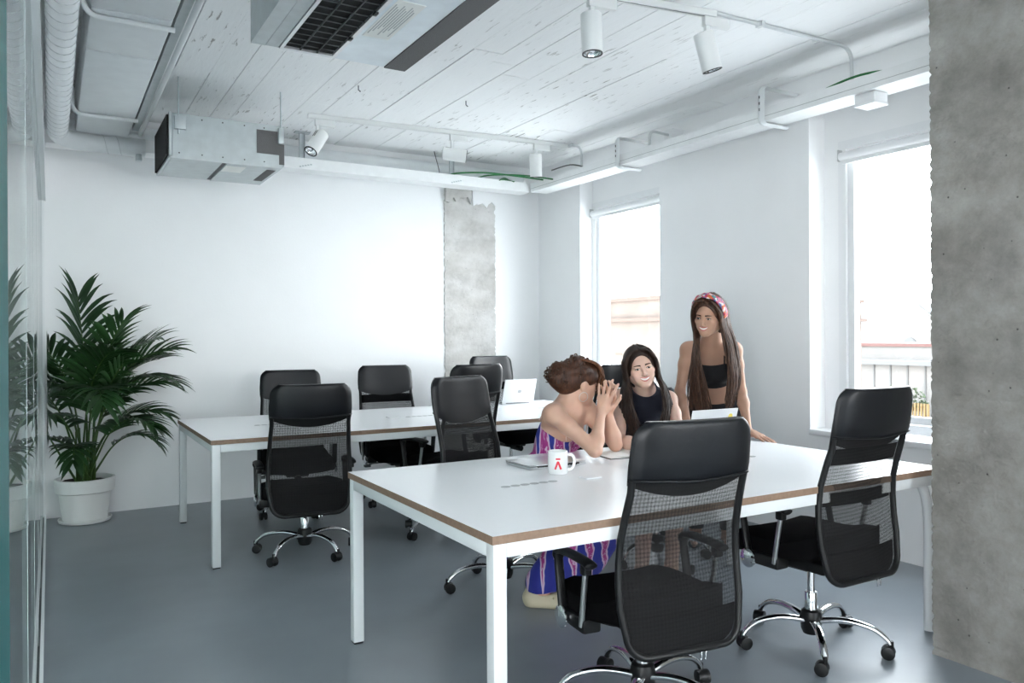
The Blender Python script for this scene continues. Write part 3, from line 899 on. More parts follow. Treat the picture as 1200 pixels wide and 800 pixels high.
# lines of small print on the label
lp = MB()
for k in range(9): lp.box((.392 + .011 * k, .90 + .02 * (k % 3), -.0040), (.397 + .011 * k, 1.22 - .03 * (k % 4), -.0036))
lp.build('label_print', M['grey_plastic_l'], u, smooth=0)
for xx in (.03, .69):
    MB().cyl((xx, D + .012, .16), (xx, D + .012, .419), .006, n=8).build('hanging_rod', M['galv'], u)
    MB().rbox((xx - .02, D, .12), (xx + .02, D + .024, .17), .003).build('hanger_lug', M['galv'], u)
# small hooks left in the ceiling
for (x_, y_), lab in (((1.797, 5.068), 'small dark hook left in the ceiling nearer the grey air unit'), ((2.583, 5.019), 'small dark hook left in the ceiling in front of the rear light rail')):
    tag(MB().tube([(x_, y_, ZC - .001), (x_, y_, ZC - .03), (x_ + .015, y_, ZC - .04)], .004, 6).build('ceiling_hook', M['dark_plate']), lab, 'hook')

M['seam'] = mat('duct_seam', (.55, .575, .585), .5)
# spiral duct along the glazed partition, turning along the back wall
t = thing('spiral_duct', 'white spiral air duct along the glazed partition, turning at the back wall', 'duct', (0, 0, 0))
xd, zd, rd = .05, 2.70, .062
run = [(xd, y, zd) for y in np.linspace(-3.5, 5.98, 4)]
el = bez((xd, 5.98, zd), (xd, 6.24, zd), (xd + .24, 6.24, zd), 8)
MB().tube(run + el[1:] + [(.44, 6.24, zd), (.60, 6.24, zd)], rd, 22).build('pipe', M['duct'], t, smooth=60)
h = MB(); pts = []
yv = 2.2
turns = int((5.95 - yv) / .105)
for k in range(turns * 14 + 1):
    a = 2 * PI * k / 14
    pts.append((xd + (rd + .001) * math.cos(a), yv + .105 * k / 14, zd + (rd + .001) * math.sin(a)))
h.tube(pts, .0028, 4)
pts = []
for k in range(2 * 14 + 1):
    a = 2 * PI * k / 14
    pts.append((.30 + .085 * k / 14, 6.24 + (rd + .001) * math.cos(a), zd + (rd + .001) * math.sin(a)))
h.tube(pts, .0028, 4)
h.build('spiral_seam', M['seam'], t, smooth=180)
MB().cyl((xd, 5.92, zd), (xd, 5.985, zd), rd + .004, n=22).build('collar', M['duct'], t)
MB().cyl((.49, 6.24, zd), (.60, 6.24, zd), rd + .004, n=22).build('collar', M['duct'], t)
MB().rbox((.535, 6.16, zd - .105), (.575, 6.22, zd - .06), .006).build('clamp', M['galv'], t)
# flat white air duct beside it, with conduits strapped under it
t = thing('flat_duct', 'flat white rectangular air duct on the ceiling beside the spiral duct', 'duct', (.155, 0, 2.75))
MB().rbox((0, -3.4, 0), (.335, 3.825, .262), .02).build('duct_section', M['duct'], t)
MB().rbox((0, 3.832, 0), (.335, 4.40, .262), .02).build('duct_section', M['duct'], t)
MB().rbox((0, 4.404, 0), (.335, 6.165, .262), .02).build('duct_section', M['duct'], t)
t2 = MB().box((.512, 2.2, 2.80), (.552, 6.165, 3.0)).build('cable_channel', M['galv']); tag(t2, 'metal channel between the flat white duct and its conduit', 'channel')
for yy, lab in ((3.87, 'white conduit bent round the flat duct, nearer the camera'), (5.61, 'white conduit bent round the flat duct, nearer the back wall')):
    p = [(.125, yy - .42, 2.99), (.118, yy - .30, 2.90)] + bez((.115, yy - .2, 2.82), (.115, yy, 2.735), (.19, yy, 2.734), 7) + [(.50, yy, 2.734)]
    tag(MB().tube(p, .0125, 10).build('conduit', M['white_metal'], smooth=180), lab, 'conduit')
tag(MB().tube([(.563, 2.0, 2.775), (.563, 6.16, 2.775)], .0145, 10).build('conduit', M['white_metal'], smooth=180), 'long straight white conduit along the right edge of the flat duct', 'conduit')
# roller blinds on the two windows
for y0, y1, lab in ((4.915, 6.01, 'white rolled up blind at the top of the far window'), (2.34, 3.312, 'white rolled up blind at the top of the near window')):
    t = thing('roller_blind', lab, 'blind', (XW - .03, y0, 2.475))
    ln = y1 - y0
    MB().cyl((0, .012, 0), (0, ln - .02, 0), .027, n=18).build('roll', M['white_trim'], t)
    MB().rbox((-.006, .014, -.050), (.006, ln - .022, -.020), .003).build('bottom_bar', M['white_trim'], t)
    for a, b in ((0.002, .011), (ln - .019, ln - .010)):
        MB().rbox((-.022, a, -.03), (.0235, b, .045), .003).build('bracket', M['satin'], t)
# ------------------------------------------------------------------ things on the desks
def laptop(name, label, x, y, rz, open_deg, lid_m='alu', w=.305, d=.212):
    """hinge edge at local y=0, base runs to +y; open_deg 0 = closed"""
    t = thing(name, label, 'laptop', (x, y, HT + .0005), rz)
    MB().rbox((-w / 2, 0, .001), (w / 2, d, .011), .004).build('base', M['alu'], t)
    if open_deg > 5:
        MB().rbox((-w / 2 + .02, .03, .0112), (w / 2 - .02, .115, .0118), .0003).build('keyboard', M['plastic'], t)
        MB().rbox((-.05, .125, .0112), (.05, .20, .0116), .0002).build('trackpad', M['alu'], t)
    X = Matrix.Translation((0, .004, .013)) @ Matrix.Rotation(R(open_deg), 4, 'X')
    lid = MB().rbox((-w / 2, 0, 0), (w / 2, d, .005), .002, xf=X).build('lid', M[lid_m], t)
    if open_deg > 5:
        MB().box((-w / 2 + .006, .008, -.0006), (w / 2 - .006, d - .006, -.0001), xf=X).build('screen', M['dark_plate'], lid, smooth=0)
    MB().cyl((-w / 2 + .04, .002, .010), (w / 2 - .04, .002, .010), .004, n=8).build('hinge', M['plastic'], t)
    return t, lid, X
t, lid, X = laptop('laptop', 'closed silver laptop lying on the front desk behind the white mug', 1.965, 2.93, 0, 0)
pt = MB()
for k in range(4): pt.box((.02 + k * .022, -.0006, .004), (.034 + k * .022, .0004, .0075))
pt.build('port', M['dark'], t, smooth=0)
MB().rbox((-.15, .203, .0105), (.15, .2122, .0128), .0006).build('lid_gap', M['plastic'], t)

M['white_lid'] = mat('white_laptop_lid', (.80, .81, .82), .35)
M['yellow'] = mat('yellow_sticker', (.85, .66, .10), .5)
t, lid, X = laptop('laptop', 'open white laptop with a yellow sticker on its lid, in front of the standing woman', 2.862, 2.915, R(-2), 106, 'white_lid', .30, .215)
st = MB()
rs = random.Random(3)
poly = []
for k in range(22):
    a = 2 * PI * k / 22
    r_ = .024 + .006 * math.cos(3 * a + PI / 2) + rs.uniform(-.001, .001)
    poly.append((.105 + r_ * math.cos(a) * 1.05, .160 + r_ * math.sin(a)))
st.extrude(poly, .0051, .0055, xf=X)
st.build('sticker', M['yellow'], lid, smooth=0)
MB().extrude([(.105 + .006 * math.cos(2 * PI * k / 12), .158 + .009 * math.sin(2 * PI * k / 12)) for k in range(12)], .0056, .0059, xf=X).build('sticker_mark', M['ply'], lid, smooth=0)
mk = MB()
for k in range(6): mk.box((-.143, .10 + .012 * k, .0051), (-.136 + .003 * (k % 2), .107 + .012 * k, .0053), xf=X)
mk.build('small_print', M['grey_plastic_l'], lid, smooth=0)

t, lid, X = laptop('laptop', 'open silver laptop with a grey fruit emblem on its lid, on the back desk', 3.50, 5.85, R(-2), 108, 'white_lid', .31, .215)
em = MB()
def ell(cx, cy, rx, ry, n=20, a0=0): return [(cx + rx * math.cos(2 * PI * k / n + a0), cy + ry * math.sin(2 * PI * k / n + a0)) for k in range(n)]
ap = []
for k in range(30):
    a = 2 * PI * k / 30
    r_ = .0175 * (1 + .10 * math.cos(2 * a)) * (1 - .16 * math.exp(-((a - PI / 2) / .28) ** 2) - .10 * math.exp(-((a - 3 * PI / 2) / .22) ** 2))
    x_, y_ = r_ * math.cos(a), r_ * math.sin(a) * 1.02
    d_ = math.hypot(x_ + .0205, y_ - .003)      # the bite (right side as seen from behind the lid)
    if d_ < .009: x_ = -.0205 + (x_ + .0205) * .009 / d_
    ap.append((x_, .105 + y_))
em.extrude(ap, .0051, .0056, xf=X)
lf = [(.001 * 0 + .0075 * math.sin(PI * k / 8) * (.45 if 1 else 1) * 1 - .003 * k / 8, .1245 + .012 * k / 8) for k in range(9)] + [(-.003 - .0035 * math.sin(PI * k / 8) + .003 * k / 8, .1365 - .012 * k / 8) for k in range(1, 8)]
em.extrude(lf, .0051, .0056, xf=X)
em.build('emblem', M['grey_plastic_l'], lid, smooth=0)

# mug with a red letter on it
mx_, my_ = 1.874, 2.80
ca = math.atan2(-my_, -mx_)              # towards the viewer's side
t = thing('mug', 'white mug with a red capital A with a bar over it, on the front desk', 'mug', (mx_, my_, HT + .0003), ca)
r0, hm = .0425, .098
MB().lathe([(.0, 0), (r0 - .004, 0), (r0, .004), (r0, hm - .001), (r0 - .001, hm), (r0 - .0035, hm), (r0 - .004, hm - .002), (r0 - .004, .006), (.0, .006)], 40, cap=False).build('cup', M['porcelain'], t, smooth=50)
hp = smooth_path([(0, r0 - .002, .080), (0, r0 + .017, .081), (0, r0 + .028, .062), (0, r0 + .025, .036), (0, r0 + .014, .020), (0, r0 - .002, .018)], 5)
MB().tube(hp, .006, 10, squash=(1.1, .75)).build('handle', M['porcelain'], t, smooth=180)
def on_mug(y, z): a = y / r0; return ((r0 + .0005) * math.cos(a), (r0 + .0005) * math.sin(a), z)
lg = MB()
def mug_strip(p, q, hw):
    (y0, z0), (y1, z1) = p, q
    dx, dz = y1 - y0, z1 - z0; ln = math.hypot(dx, dz); nx, nz = -dz / ln * hw, dx / ln * hw
    n = 8; vs = []
    for k in range(n + 1):
        u = k / n
        vs += [on_mug(y0 + dx * u + nx, z0 + dz * u + nz), on_mug(y0 + dx * u - nx, z0 + dz * u - nz)]
    lg.add(vs, [(2 * k, 2 * k + 1, 2 * k + 3, 2 * k + 2) for k in range(n)])
oy = .001
mug_strip((oy - .0125, .024), (oy, .058), .0042)
mug_strip((oy + .0125, .024), (oy, .058), .0042)
mug_strip((oy - .0095, .068), (oy + .0095, .068), .0036)
lg.build('logo', M['red'], t, smooth=0)

# notebook lying open, pen across it
t = thing('notebook', 'open notebook with cream pages on the front desk beside the elbows', 'notebook', (2.455, 3.06, HT + .0003), R(-8))
MB().rbox((-.150, -.105, 0), (.150, .105, .003), .001).build('cover', M['leather'], t)
for s in (-1, 1):
    pg = MB()
    def fn(u, v, s=s): return (s * (.002 + .142 * u), -.101 + .202 * v, .0085 + .0035 * math.sin(PI * min(1, u * 1.25)) * (1 - u) - .003 * u)
    pg.grid(fn, 10, 2, thick=0)
    o_ = len(pg.v)
    pg.box((min(s * .002, s * .143), -.1005, .0031), (max(s * .002, s * .143), .1005, .0055))
    pg.build('pages', M['paper'], t, smooth=60)
t = thing('pen', 'black pen lying across the open notebook', 'pen', (2.50, 3.06, HT + .0175), R(35))
MB().lathe([(.0, -.065), (.002, -.060), (.0045, -.05), (.0048, .045), (.004, .062), (.0, .063)], 12, cap=False, xf=Matrix.Rotation(R(90), 4, 'Y')).build('barrel', M['plastic'], t)
MB().rbox((-.06 + .08, -.0012, .004), (-.06 + .118, .0012, .0065), .0005).build('clip', M['chrome'], t)

# ------------------------------------------------------------------ potted palm
t = thing('potted_palm', 'tall dark green palm in a white pot by the glass partition', 'plant', (.218, 6.515, 0))
pt = thing('pot'); pt.parent = t
MB().lathe([(.0, .012), (.138, .012), (.146, .02), (.172, .218), (.186, .219), (.194, .226), (.198, .314), (.194, .318), (.183, .318), (.180, .312), (.178, .27), (.0, .27)], 40, cap=False).build('pot_body', M['pot'], pt, smooth=30)
MB().lathe([(.0, 0), (.150, 0), (.170, .006), (.176, .026), (.170, .028), (.160, .014), (.0, .012)], 40, cap=False).build('saucer', M['pot'], pt, smooth=40)
sb = MB(); rsl = random.Random(2)
sb.grid(lambda u, v: ((.178 * u) * math.cos(2 * PI * v), (.178 * u) * math.sin(2 * PI * v), .285 + rsl.uniform(-.006, .006)), 6, 24)
tag(sb.build('soil', M['soil'], pt, smooth=0), kind='stuff')
lfm = mat('palm_leaf_green', (.016, .055, .014), .38, var=.35, vscale=5)
stm = mat('palm_stalk_green', (.05, .105, .022), .5, var=.2, vscale=12)
rp = random.Random(21)
def frond(az, lean, length, droop, roll, nl=17, ll=.34, up=0.0, base=None):
    """one palm leaf: arching stalk with two rows of narrow leaflets"""
    az = R(az); d = Vector((math.cos(az), math.sin(az), 0))
    ba = rp.uniform(0, 2 * PI); br = rp.uniform(.015, .06)
    p = Vector((br * math.cos(ba), br * math.sin(ba), .285))
    pts = [p.copy()]; n = 26; el = R(90 - lean)
    dirs = []
    for k in range(n):
        f = k / n
        e = el - R(droop) * max(0, f - .30) ** 1.5 * 2.2
        v = d * math.cos(e) + Vector((0, 0, 1)) * math.sin(e)
        dirs.append(v); p = p + v * (length / n); pts.append(p.copy())
    s = MB()
    s.tube(pts, [.009 - .0072 * k / n for k in range(n + 1)], 6, mi=1)
    side0 = Vector((-math.sin(az), math.cos(az), 0))
    st0 = int(n * .48)
    for j in range(nl):
        f = (j + .5) / nl
        k = st0 + (n - st0) * f
        i = min(int(k), n - 1); q = pts[i].lerp(pts[i + 1], k - i); ax = dirs[min(i, n - 1)]
        for sg in (-1, 1):
            sd = Matrix.Rotation(R(roll), 3, ax) @ side0 * sg
            nrm = ax.cross(sd) * sg
            if nrm.z < 0: nrm = -nrm
            ang = R(58 - 34 * f + rp.uniform(-5, 5))
            L_ = ll * (.62 + .38 * math.sin(PI * min(1, .22 + f * .75))) * rp.uniform(.88, 1.08)
            dr = (ax * math.cos(ang) + sd * math.sin(ang) + nrm * (.12 + up)).normalized()
            W_ = .0185 * rp.uniform(.85, 1.1)
            c = q.copy(); prev = None; rows = []
            m_ = 7
            for a in range(m_ + 1):
                g = a / m_
                wv = W_ * (math.sin(PI * min(1, g * .92 + .10)) ** .7) * (1 - g ** 5)
                t_ = dr
                b_ = t_.cross(nrm); 
                if b_.length < 1e-4: b_ = t_.cross(Vector((0, 0, 1)))
                b_.normalize()
                fold = nrm * (-.28 * wv)
                rows.append((c + b_ * wv + fold * -1, c + fold * .6, c - b_ * wv + fold * -1))
                c = c + dr * (L_ / m_)
                dr = (dr + Vector((0, 0, -1)) * (.075 + .10 * g) * rp.uniform(.7, 1.3)).normalized()
            vs = [v for r3 in rows for v in r3]
            fs = []
            for a in range(m_):
                fs += [(3 * a, 3 * a + 1, 3 * a + 4, 3 * a + 3), (3 * a + 1, 3 * a + 2, 3 * a + 5, 3 * a + 4)]
            s.add(vs, fs, 0)
    # leaves lean on the glass and on the wall rather than passing through
    out = []
    for (x, y, z) in s.v:
        gx = -.018 - .218
        if x < gx + .03: x = gx + .03 * math.exp((x - gx - .03) / .03)
        gy = YB - .01 - 6.515
        if y > gy - .04: y = gy - .04 * math.exp(-(y - gy + .04) / .04)
        out.append((x, y, z))
    s.v = out
    s.build('frond', [lfm, stm], t, smooth=60, fix=False)
FR = [ # azimuth, lean, length, droop, roll
    (250, 4, 1.36, 14, -25, 15, .40, .1), (300, 7, 1.26, 36, 10, 15, .36, .1), (185, 12, 1.38, 118, 0, 16, .32, 0),
    (352, 10, 1.20, 62, -20, 16, .34, .1), (5, 17, 1.02, 72, 15, 15, .32, 0), (330, 15, 1.12, 80, 0, 16, .32, 0),
    (215, 18, 1.20, 100, 10, 16, .32, 0), (275, 24, 1.22, 90, 0, 16, .34, 0), (240, 30, 1.05, 95, -10, 14, .30, 0),
    (345, 24, .84, 80, 10, 14, .28, 0), (310, 30, .86, 80, 0, 14, .28, 0), (200, 28, .95, 105, 0, 13, .26, 0),
    (290, 12, 1.22, 60, -12, 16, .36, 0), (10, 10, 1.10, 60, 0, 15, .32, .1), (225, 36, .78, 90, 0, 11, .22, 0),
    (335, 32, .64, 85, 0, 10, .24, 0), (265, 42, .74, 85, 0, 10, .24, 0), (320, 11, 1.22, 50, 20, 16, .34, .1),
    (230, 10, 1.25, 55, 15, 16, .34, 0), (350, 22, .74, 95, 0, 12, .26, 0)]
for a in FR: frond(*a)
sk = MB()
for k in range(9):
    a = rp.uniform(0, 2 * PI); r_ = rp.uniform(.01, .07)
    sk.tube([(r_ * math.cos(a), r_ * math.sin(a), .28), (r_ * 1.2 * math.cos(a), r_ * 1.2 * math.sin(a), rp.uniform(.5, .7))], [.011, .005], 7)
sk.build('stem_cluster', stm, t, smooth=180)
# ------------------------------------------------------------------ people: smooth implicit bodies meshed as one surface
def V3(p): return np.array(p, np.float32)
YAWP = R(30.5)
def plan(r, d, h):
    """plan frame turned by the 30.5 deg at which the women stand to the room: r across, d deep, h height -> room"""
    c, s = math.cos(YAWP), math.sin(YAWP)
    return Vector((c * r + s * d, c * d - s * r, h))
def plan_dir(r, d, h=0): return plan(r, d, h)
def cap(a, b, ra, rb=None): return ('cap', V3(a), V3(b), ra, ra if rb is None else rb)
def ell(c, r, m=None): return ('ell', V3(c), V3(r), None if m is None else np.array(m, np.float32))
def prim_bounds(p):
    if p[0] == 'cap':
        r = max(p[3], p[4]); return np.minimum(p[1], p[2]) - r, np.maximum(p[1], p[2]) + r
    r = p[2].max(); return p[1] - r, p[1] + r
def prim_eval(p, X):
    if p[0] == 'cap':
        a, b = p[1], p[2]; ab = b - a; L2 = float(ab @ ab) + 1e-9
        q = X - a; t = np.clip((q @ ab) / L2, 0, 1)
        return np.sqrt(((q - t[..., None] * ab) ** 2).sum(-1)) - (p[3] + t * (p[4] - p[3]))
    q = X - p[1]
    if p[3] is not None: q = q @ p[3]            # columns of m are the local axes
    k0 = np.sqrt(((q / p[2]) ** 2).sum(-1)); k1 = np.sqrt(((q / p[2] ** 2) ** 2).sum(-1)) + 1e-9
    return k0 * (k0 - 1) / k1
def smin(a, b, k):
    if k <= 0: return np.minimum(a, b)
    h = np.maximum(k - np.abs(a - b), 0) / k
    return np.minimum(a, b) - h * h * k * .25
def smax(a, b, k): return -smin(-a, -b, k)
def grow(p, d):
    if p[0] == 'cap': return ('cap', p[1], p[2], p[3] + d, p[4] + d)
    return ('ell', p[1], p[2] + np.float32(d), p[3])
class Field:
    def __init__(s, lo, hi, h):
        s.lo = V3(lo); s.h = h
        s.n = np.ceil((V3(hi) - s.lo) / h).astype(int) + 1
        s.F = np.full(tuple(s.n), 1.0, np.float32)
    def box(s, lo, hi, pad):
        a = np.clip(np.floor((lo - pad - s.lo) / s.h).astype(int), 0, s.n - 1)
        b = np.clip(np.ceil((hi + pad - s.lo) / s.h).astype(int) + 1, 1, s.n)
        return a, b
    def pts(s, a, b):
        g = np.meshgrid(*[s.lo[k] + s.h * np.arange(a[k], b[k], dtype=np.float32) for k in range(3)], indexing='ij')
        return np.stack(g, -1)
    def add(s, p, k=.02, op='+'):
        lo, hi = prim_bounds(p); a, b = s.box(lo, hi, k + 3 * s.h)
        if np.any(b <= a): return s
        sl = tuple(slice(a[i], b[i]) for i in range(3))
        g = prim_eval(p, s.pts(a, b)).astype(np.float32)
        s.F[sl] = smin(s.F[sl], g, k) if op == '+' else smax(s.F[sl], -g, k)
        return s
    def group(s, groups, kin, kout):
        """hand: palm prims blended with each finger on its own, then joined to the body"""
        palm, fingers = groups
        allp = palm + [q for f in fingers for q in f]
        lo = np.min([prim_bounds(p)[0] for p in allp], 0); hi = np.max([prim_bounds(p)[1] for p in allp], 0)
        a, b = s.box(lo, hi, .03); X = s.pts(a, b)
        sl = tuple(slice(a[i], b[i]) for i in range(3))
        P = None
        for p in palm:
            g = prim_eval(p, X); P = g if P is None else smin(P, g, .014)
        out = P
        for f in fingers:
            G = None
            for p in f:
                g = prim_eval(p, X); G = g if G is None else smin(G, g, .004)
            out = np.minimum(out, smin(P, G, kin))
        s.F[sl] = smin(s.F[sl], out.astype(np.float32), kout)
    def cut(s, point, normal):
        """keep only the side the normal points away from"""
        n = V3(normal); n /= np.linalg.norm(n)
        g = [s.lo[k] + s.h * np.arange(s.n[k], dtype=np.float32) for k in range(3)]
        d = (g[0][:, None, None] - point[0]) * n[0] + (g[1][None, :, None] - point[1]) * n[1] + (g[2][None, None, :] - point[2]) * n[2]
        s.F = np.maximum(s.F, d.astype(np.float32)); return s
    def mesh(s):
        F = s.F; S = F < 0
        c = np.zeros(tuple(s.n - 1), np.int8)
        for i in (0, 1):
            for j in (0, 1):
                for k in (0, 1):
                    c += S[i:s.n[0] - 1 + i, j:s.n[1] - 1 + j, k:s.n[2] - 1 + k]
        m = (c > 0) & (c < 8)
        I, J, K = np.nonzero(m)
        idx = np.full(m.shape, -1, np.int64); idx[m] = np.arange(len(I))
        acc = np.zeros((len(I), 3)); cnt = np.zeros(len(I))
        cs = [(0, 0, 0), (1, 0, 0), (0, 1, 0), (1, 1, 0), (0, 0, 1), (1, 0, 1), (0, 1, 1), (1, 1, 1)]
        for x in range(8):
            for y in range(x + 1, 8):
                if sum(abs(cs[x][q] - cs[y][q]) for q in range(3)) != 1: continue
                A, B = cs[x], cs[y]
                fa = F[I + A[0], J + A[1], K + A[2]]; fb = F[I + B[0], J + B[1], K + B[2]]
                cr = (fa < 0) != (fb < 0)
                t = np.where(cr, fa / np.where(cr, fa - fb, 1), 0)
                for q in range(3): acc[:, q] += cr * (A[q] + t * (B[q] - A[q]))
                cnt += cr
        v = (np.stack([I, J, K], 1) + acc / cnt[:, None]) * s.h + s.lo
        quads = []
        n = s.n
        for ax in range(3):
            sl0 = [slice(1, n[q] - 1) for q in range(3)]; sl0[ax] = slice(0, n[ax] - 1)
            sl1 = list(sl0); sl1[ax] = slice(1, n[ax])
            A = S[tuple(sl0)]; B = S[tuple(sl1)]
            e = np.nonzero(A != B)
            off = [0 if q == ax else 1 for q in range(3)]
            E_ = [e[q] + off[q] for q in range(3)]
            u, w = [q for q in range(3) if q != ax]
            def cell(du, dw):
                q = [E_[0], E_[1], E_[2]]; q[u] = q[u] - du; q[w] = q[w] - dw
                return idx[q[0], q[1], q[2]]
            Q = np.stack([cell(1, 1), cell(0, 1), cell(0, 0), cell(1, 0)], 1)
            flip = A[e] if ax != 1 else ~A[e]
            Q[~flip] = Q[~flip][:, ::-1]
            quads.append(Q)
        Q = np.concatenate(quads)
        Q = Q[(Q >= 0).all(1)]
        return v, Q
def np_mesh(name, v, q, mats, parent, extra=None, smooth=180):
    mb = MB(); mb.v = [tuple(p) for p in v.tolist()]; mb.f = [tuple(f) for f in q.tolist()]; mb.m = [0] * len(mb.f)
    if extra is not None:
        o = len(mb.v); mb.v += extra.v; mb.f += [tuple(i + o for i in f) for f in extra.f]; mb.m += extra.m
    return mb.build(name, mats, parent, smooth=smooth, fix=False)

def axes(fwd, up):
    f = Vector(fwd).normalized(); u = Vector(up); u = (u - f * u.dot(f)).normalized(); r = f.cross(u)
    return r, f, u                                  # right, forward, up
class Head:
    """face local frame: x to her right-hand side, y forward, z up"""
    def __init__(s, c, fwd, up, k=1.0, smile=1.0, jaw=1.0):
        s.c = Vector(c); s.r, s.f, s.u = axes(fwd, up); s.k = k; s.smile = smile
        s.m = np.array([list(s.r), list(s.f), list(s.u)], np.float32).T      # columns
        L = []
        E = lambda c_, r_, kk, op='+': L.append((ell(s.w(c_), np.array(r_) * k, s.m), kk * k, op))
        Cp = lambda a, b, ra, rb, kk, op='+': L.append((cap(s.w(a), s.w(b), ra * k, rb * k), kk * k, op))
        E((0, -.014, .028), (.074, .094, .086), .02)
        E((0, .026, -.030), (.057 * jaw, .060, .069), .03)
        for q in (-1, 1):
            Cp((q * .049 * jaw, -.002, -.055), (q * .014, .066, -.087), .019, .017, .03)
            E((q * .039, .058, -.020), (.025, .022, .021), .022)
            E((q * .033, .064, -.052), (.018, .016, .020), .02)
        E((0, .071, -.086), (.019, .016, .016), .025)
        Cp((-.034, .074, .024), (.034, .074, .024), .012, .012, .022)
        E((0, .071, -.053), (.030, .020, .018), .018)                     # muzzle
        for q in (-1, 1): E((q * .0315, .098, .004), (.0195, .018, .0115), .014, '-')
        Cp((0, .084, .014), (0, .106, -.024), .0075, .0110, .012)
        E((0, .107, -.0285), (.0115, .010, .009), .008)
        for q in (-1, 1): E((q * .0105, .0985, -.0305), (.008, .009, .0075), .006)
        for q in (-1, 1):
            E((q * .031, .0765, .003), (.0145, .012, .0115), .006)            # eye
            E((q * .0755, -.010, -.006), (.008, .018, .030), .008)           # ear
        s.prims = L
    def w(s, p): return s.c + (s.r * p[0] + s.f * p[1] + s.u * p[2]) * s.k
    def put(s, F):
        for p, k, op in s.prims: F.add(p, k, op)
    def sdf(s, X):
        D = None
        for p, k, op in s.prims:
            g = prim_eval(p, X)
            D = g if D is None else (smin(D, g, k) if op == '+' else smax(D, -g, k))
        return D
    def surf(s, x, z):
        """face surface height y over face coordinates x, z"""
        x = np.asarray(x, np.float32); z = np.asarray(z, np.float32)
        y = np.full(x.shape, .135, np.float32); done = np.zeros(x.shape, bool)
        c = V3(s.c); r, f, u = V3(s.r), V3(s.f), V3(s.u)
        for _ in range(70):
            X = c + (x[..., None] * r + y[..., None] * f + z[..., None] * u) * s.k
            d = s.sdf(X) / s.k
            done |= d < .0006
            y = np.where(done, y, y - np.clip(d, .0008, .006))
        return y
    def patch(s, mb, fn, nu, nv, mi, off):
        U, Vv = np.meshgrid(np.linspace(0, 1, nu + 1), np.linspace(0, 1, nv + 1), indexing='ij')
        x, z = fn(U, Vv)
        y = s.surf(x, z) + off
        pts = [s.w((x[i, j], y[i, j], z[i, j])) for i in range(nu + 1) for j in range(nv + 1)]
        idx = lambda i, j: i * (nv + 1) + j
        fs = [(idx(i, j), idx(i, j + 1), idx(i + 1, j + 1), idx(i + 1, j)) for i in range(nu) for j in range(nv)]
        mb.add(pts, fs, mi)
    def features(s, mb, open_=.35, gaze=(0, 0)):
        """material slots: 1 eye white, 2 iris, 3 brow and lash, 4 lips, 5 teeth"""
        for q in (-1, 1):
            cx, cz = q * .031, .003
            lid = .0064 * (1 - .32 * s.smile)
            up = lambda u: lid * np.sin(PI * u) ** .8
            dn = lambda u: -lid * .75 * np.sin(PI * u)
            s.patch(mb, lambda U, Vv: (cx + (U - .5) * .0265, cz + dn(U) + (up(U) - dn(U)) * Vv), 12, 4, 1, .0008)
            gx, gz = cx + gaze[0], cz + gaze[1]
            s.patch(mb, lambda U, Vv: (gx + .0058 * Vv * np.cos(2 * PI * U), gz + .0050 * Vv * np.sin(2 * PI * U) * .82), 14, 2, 2, .0013)
            s.patch(mb, lambda U, Vv: (cx + (U - .5) * .029, cz + up(U) - .0006 + .0034 * Vv), 12, 1, 3, .0016)
            s.patch(mb, lambda U, Vv: (cx + (U - .5) * .029, cz + dn(U) - .0010 + .0011 * Vv), 12, 1, 3, .0011)
            s.patch(mb, lambda U, Vv: (q * (.0125 + .036 * U), .0185 + .0055 * np.sin(PI * (.15 + .6 * U)) + .0076 * (Vv - .5) * (1 - .6 * U) * 1.2), 12, 2, 3, .0013)
        sm = s.smile
        wd = .0215 + .0075 * sm; z0 = -.056
        cur = lambda u: .0115 * sm * (2 * u - 1) ** 2 + .0
        gap = lambda u: (.0028 + .0088 * open_) * (1 - (2 * u - 1) ** 2) ** .6
        X = lambda U: (U - .5) * 2 * wd
        s.patch(mb, lambda U, Vv: (X(U) * .93, z0 + cur(U) - gap(U) * .62 + gap(U) * 1.24 * Vv), 16, 3, 5, .0009)
        s.patch(mb, lambda U, Vv: (X(U), z0 + cur(U) + gap(U) * .5 + (.0058 * (1 - (2 * U - 1) ** 2) ** .5 * (1 - .18 * np.exp(-((U - .5) / .08) ** 2))) * Vv), 18, 3, 4, .0021)
        s.patch(mb, lambda U, Vv: (X(U), z0 + cur(U) - gap(U) * .5 - (.0068 * (1 - (2 * U - 1) ** 2) ** .5) * Vv), 18, 3, 4, .0021)
        # nostrils
        for q in (-1, 1): s.patch(mb, lambda U, Vv: (q * .0065 + .0030 * Vv * np.cos(2 * PI * U), -.0365 + .0016 * Vv * np.sin(2 * PI * U)), 8, 1, 3, .0008)
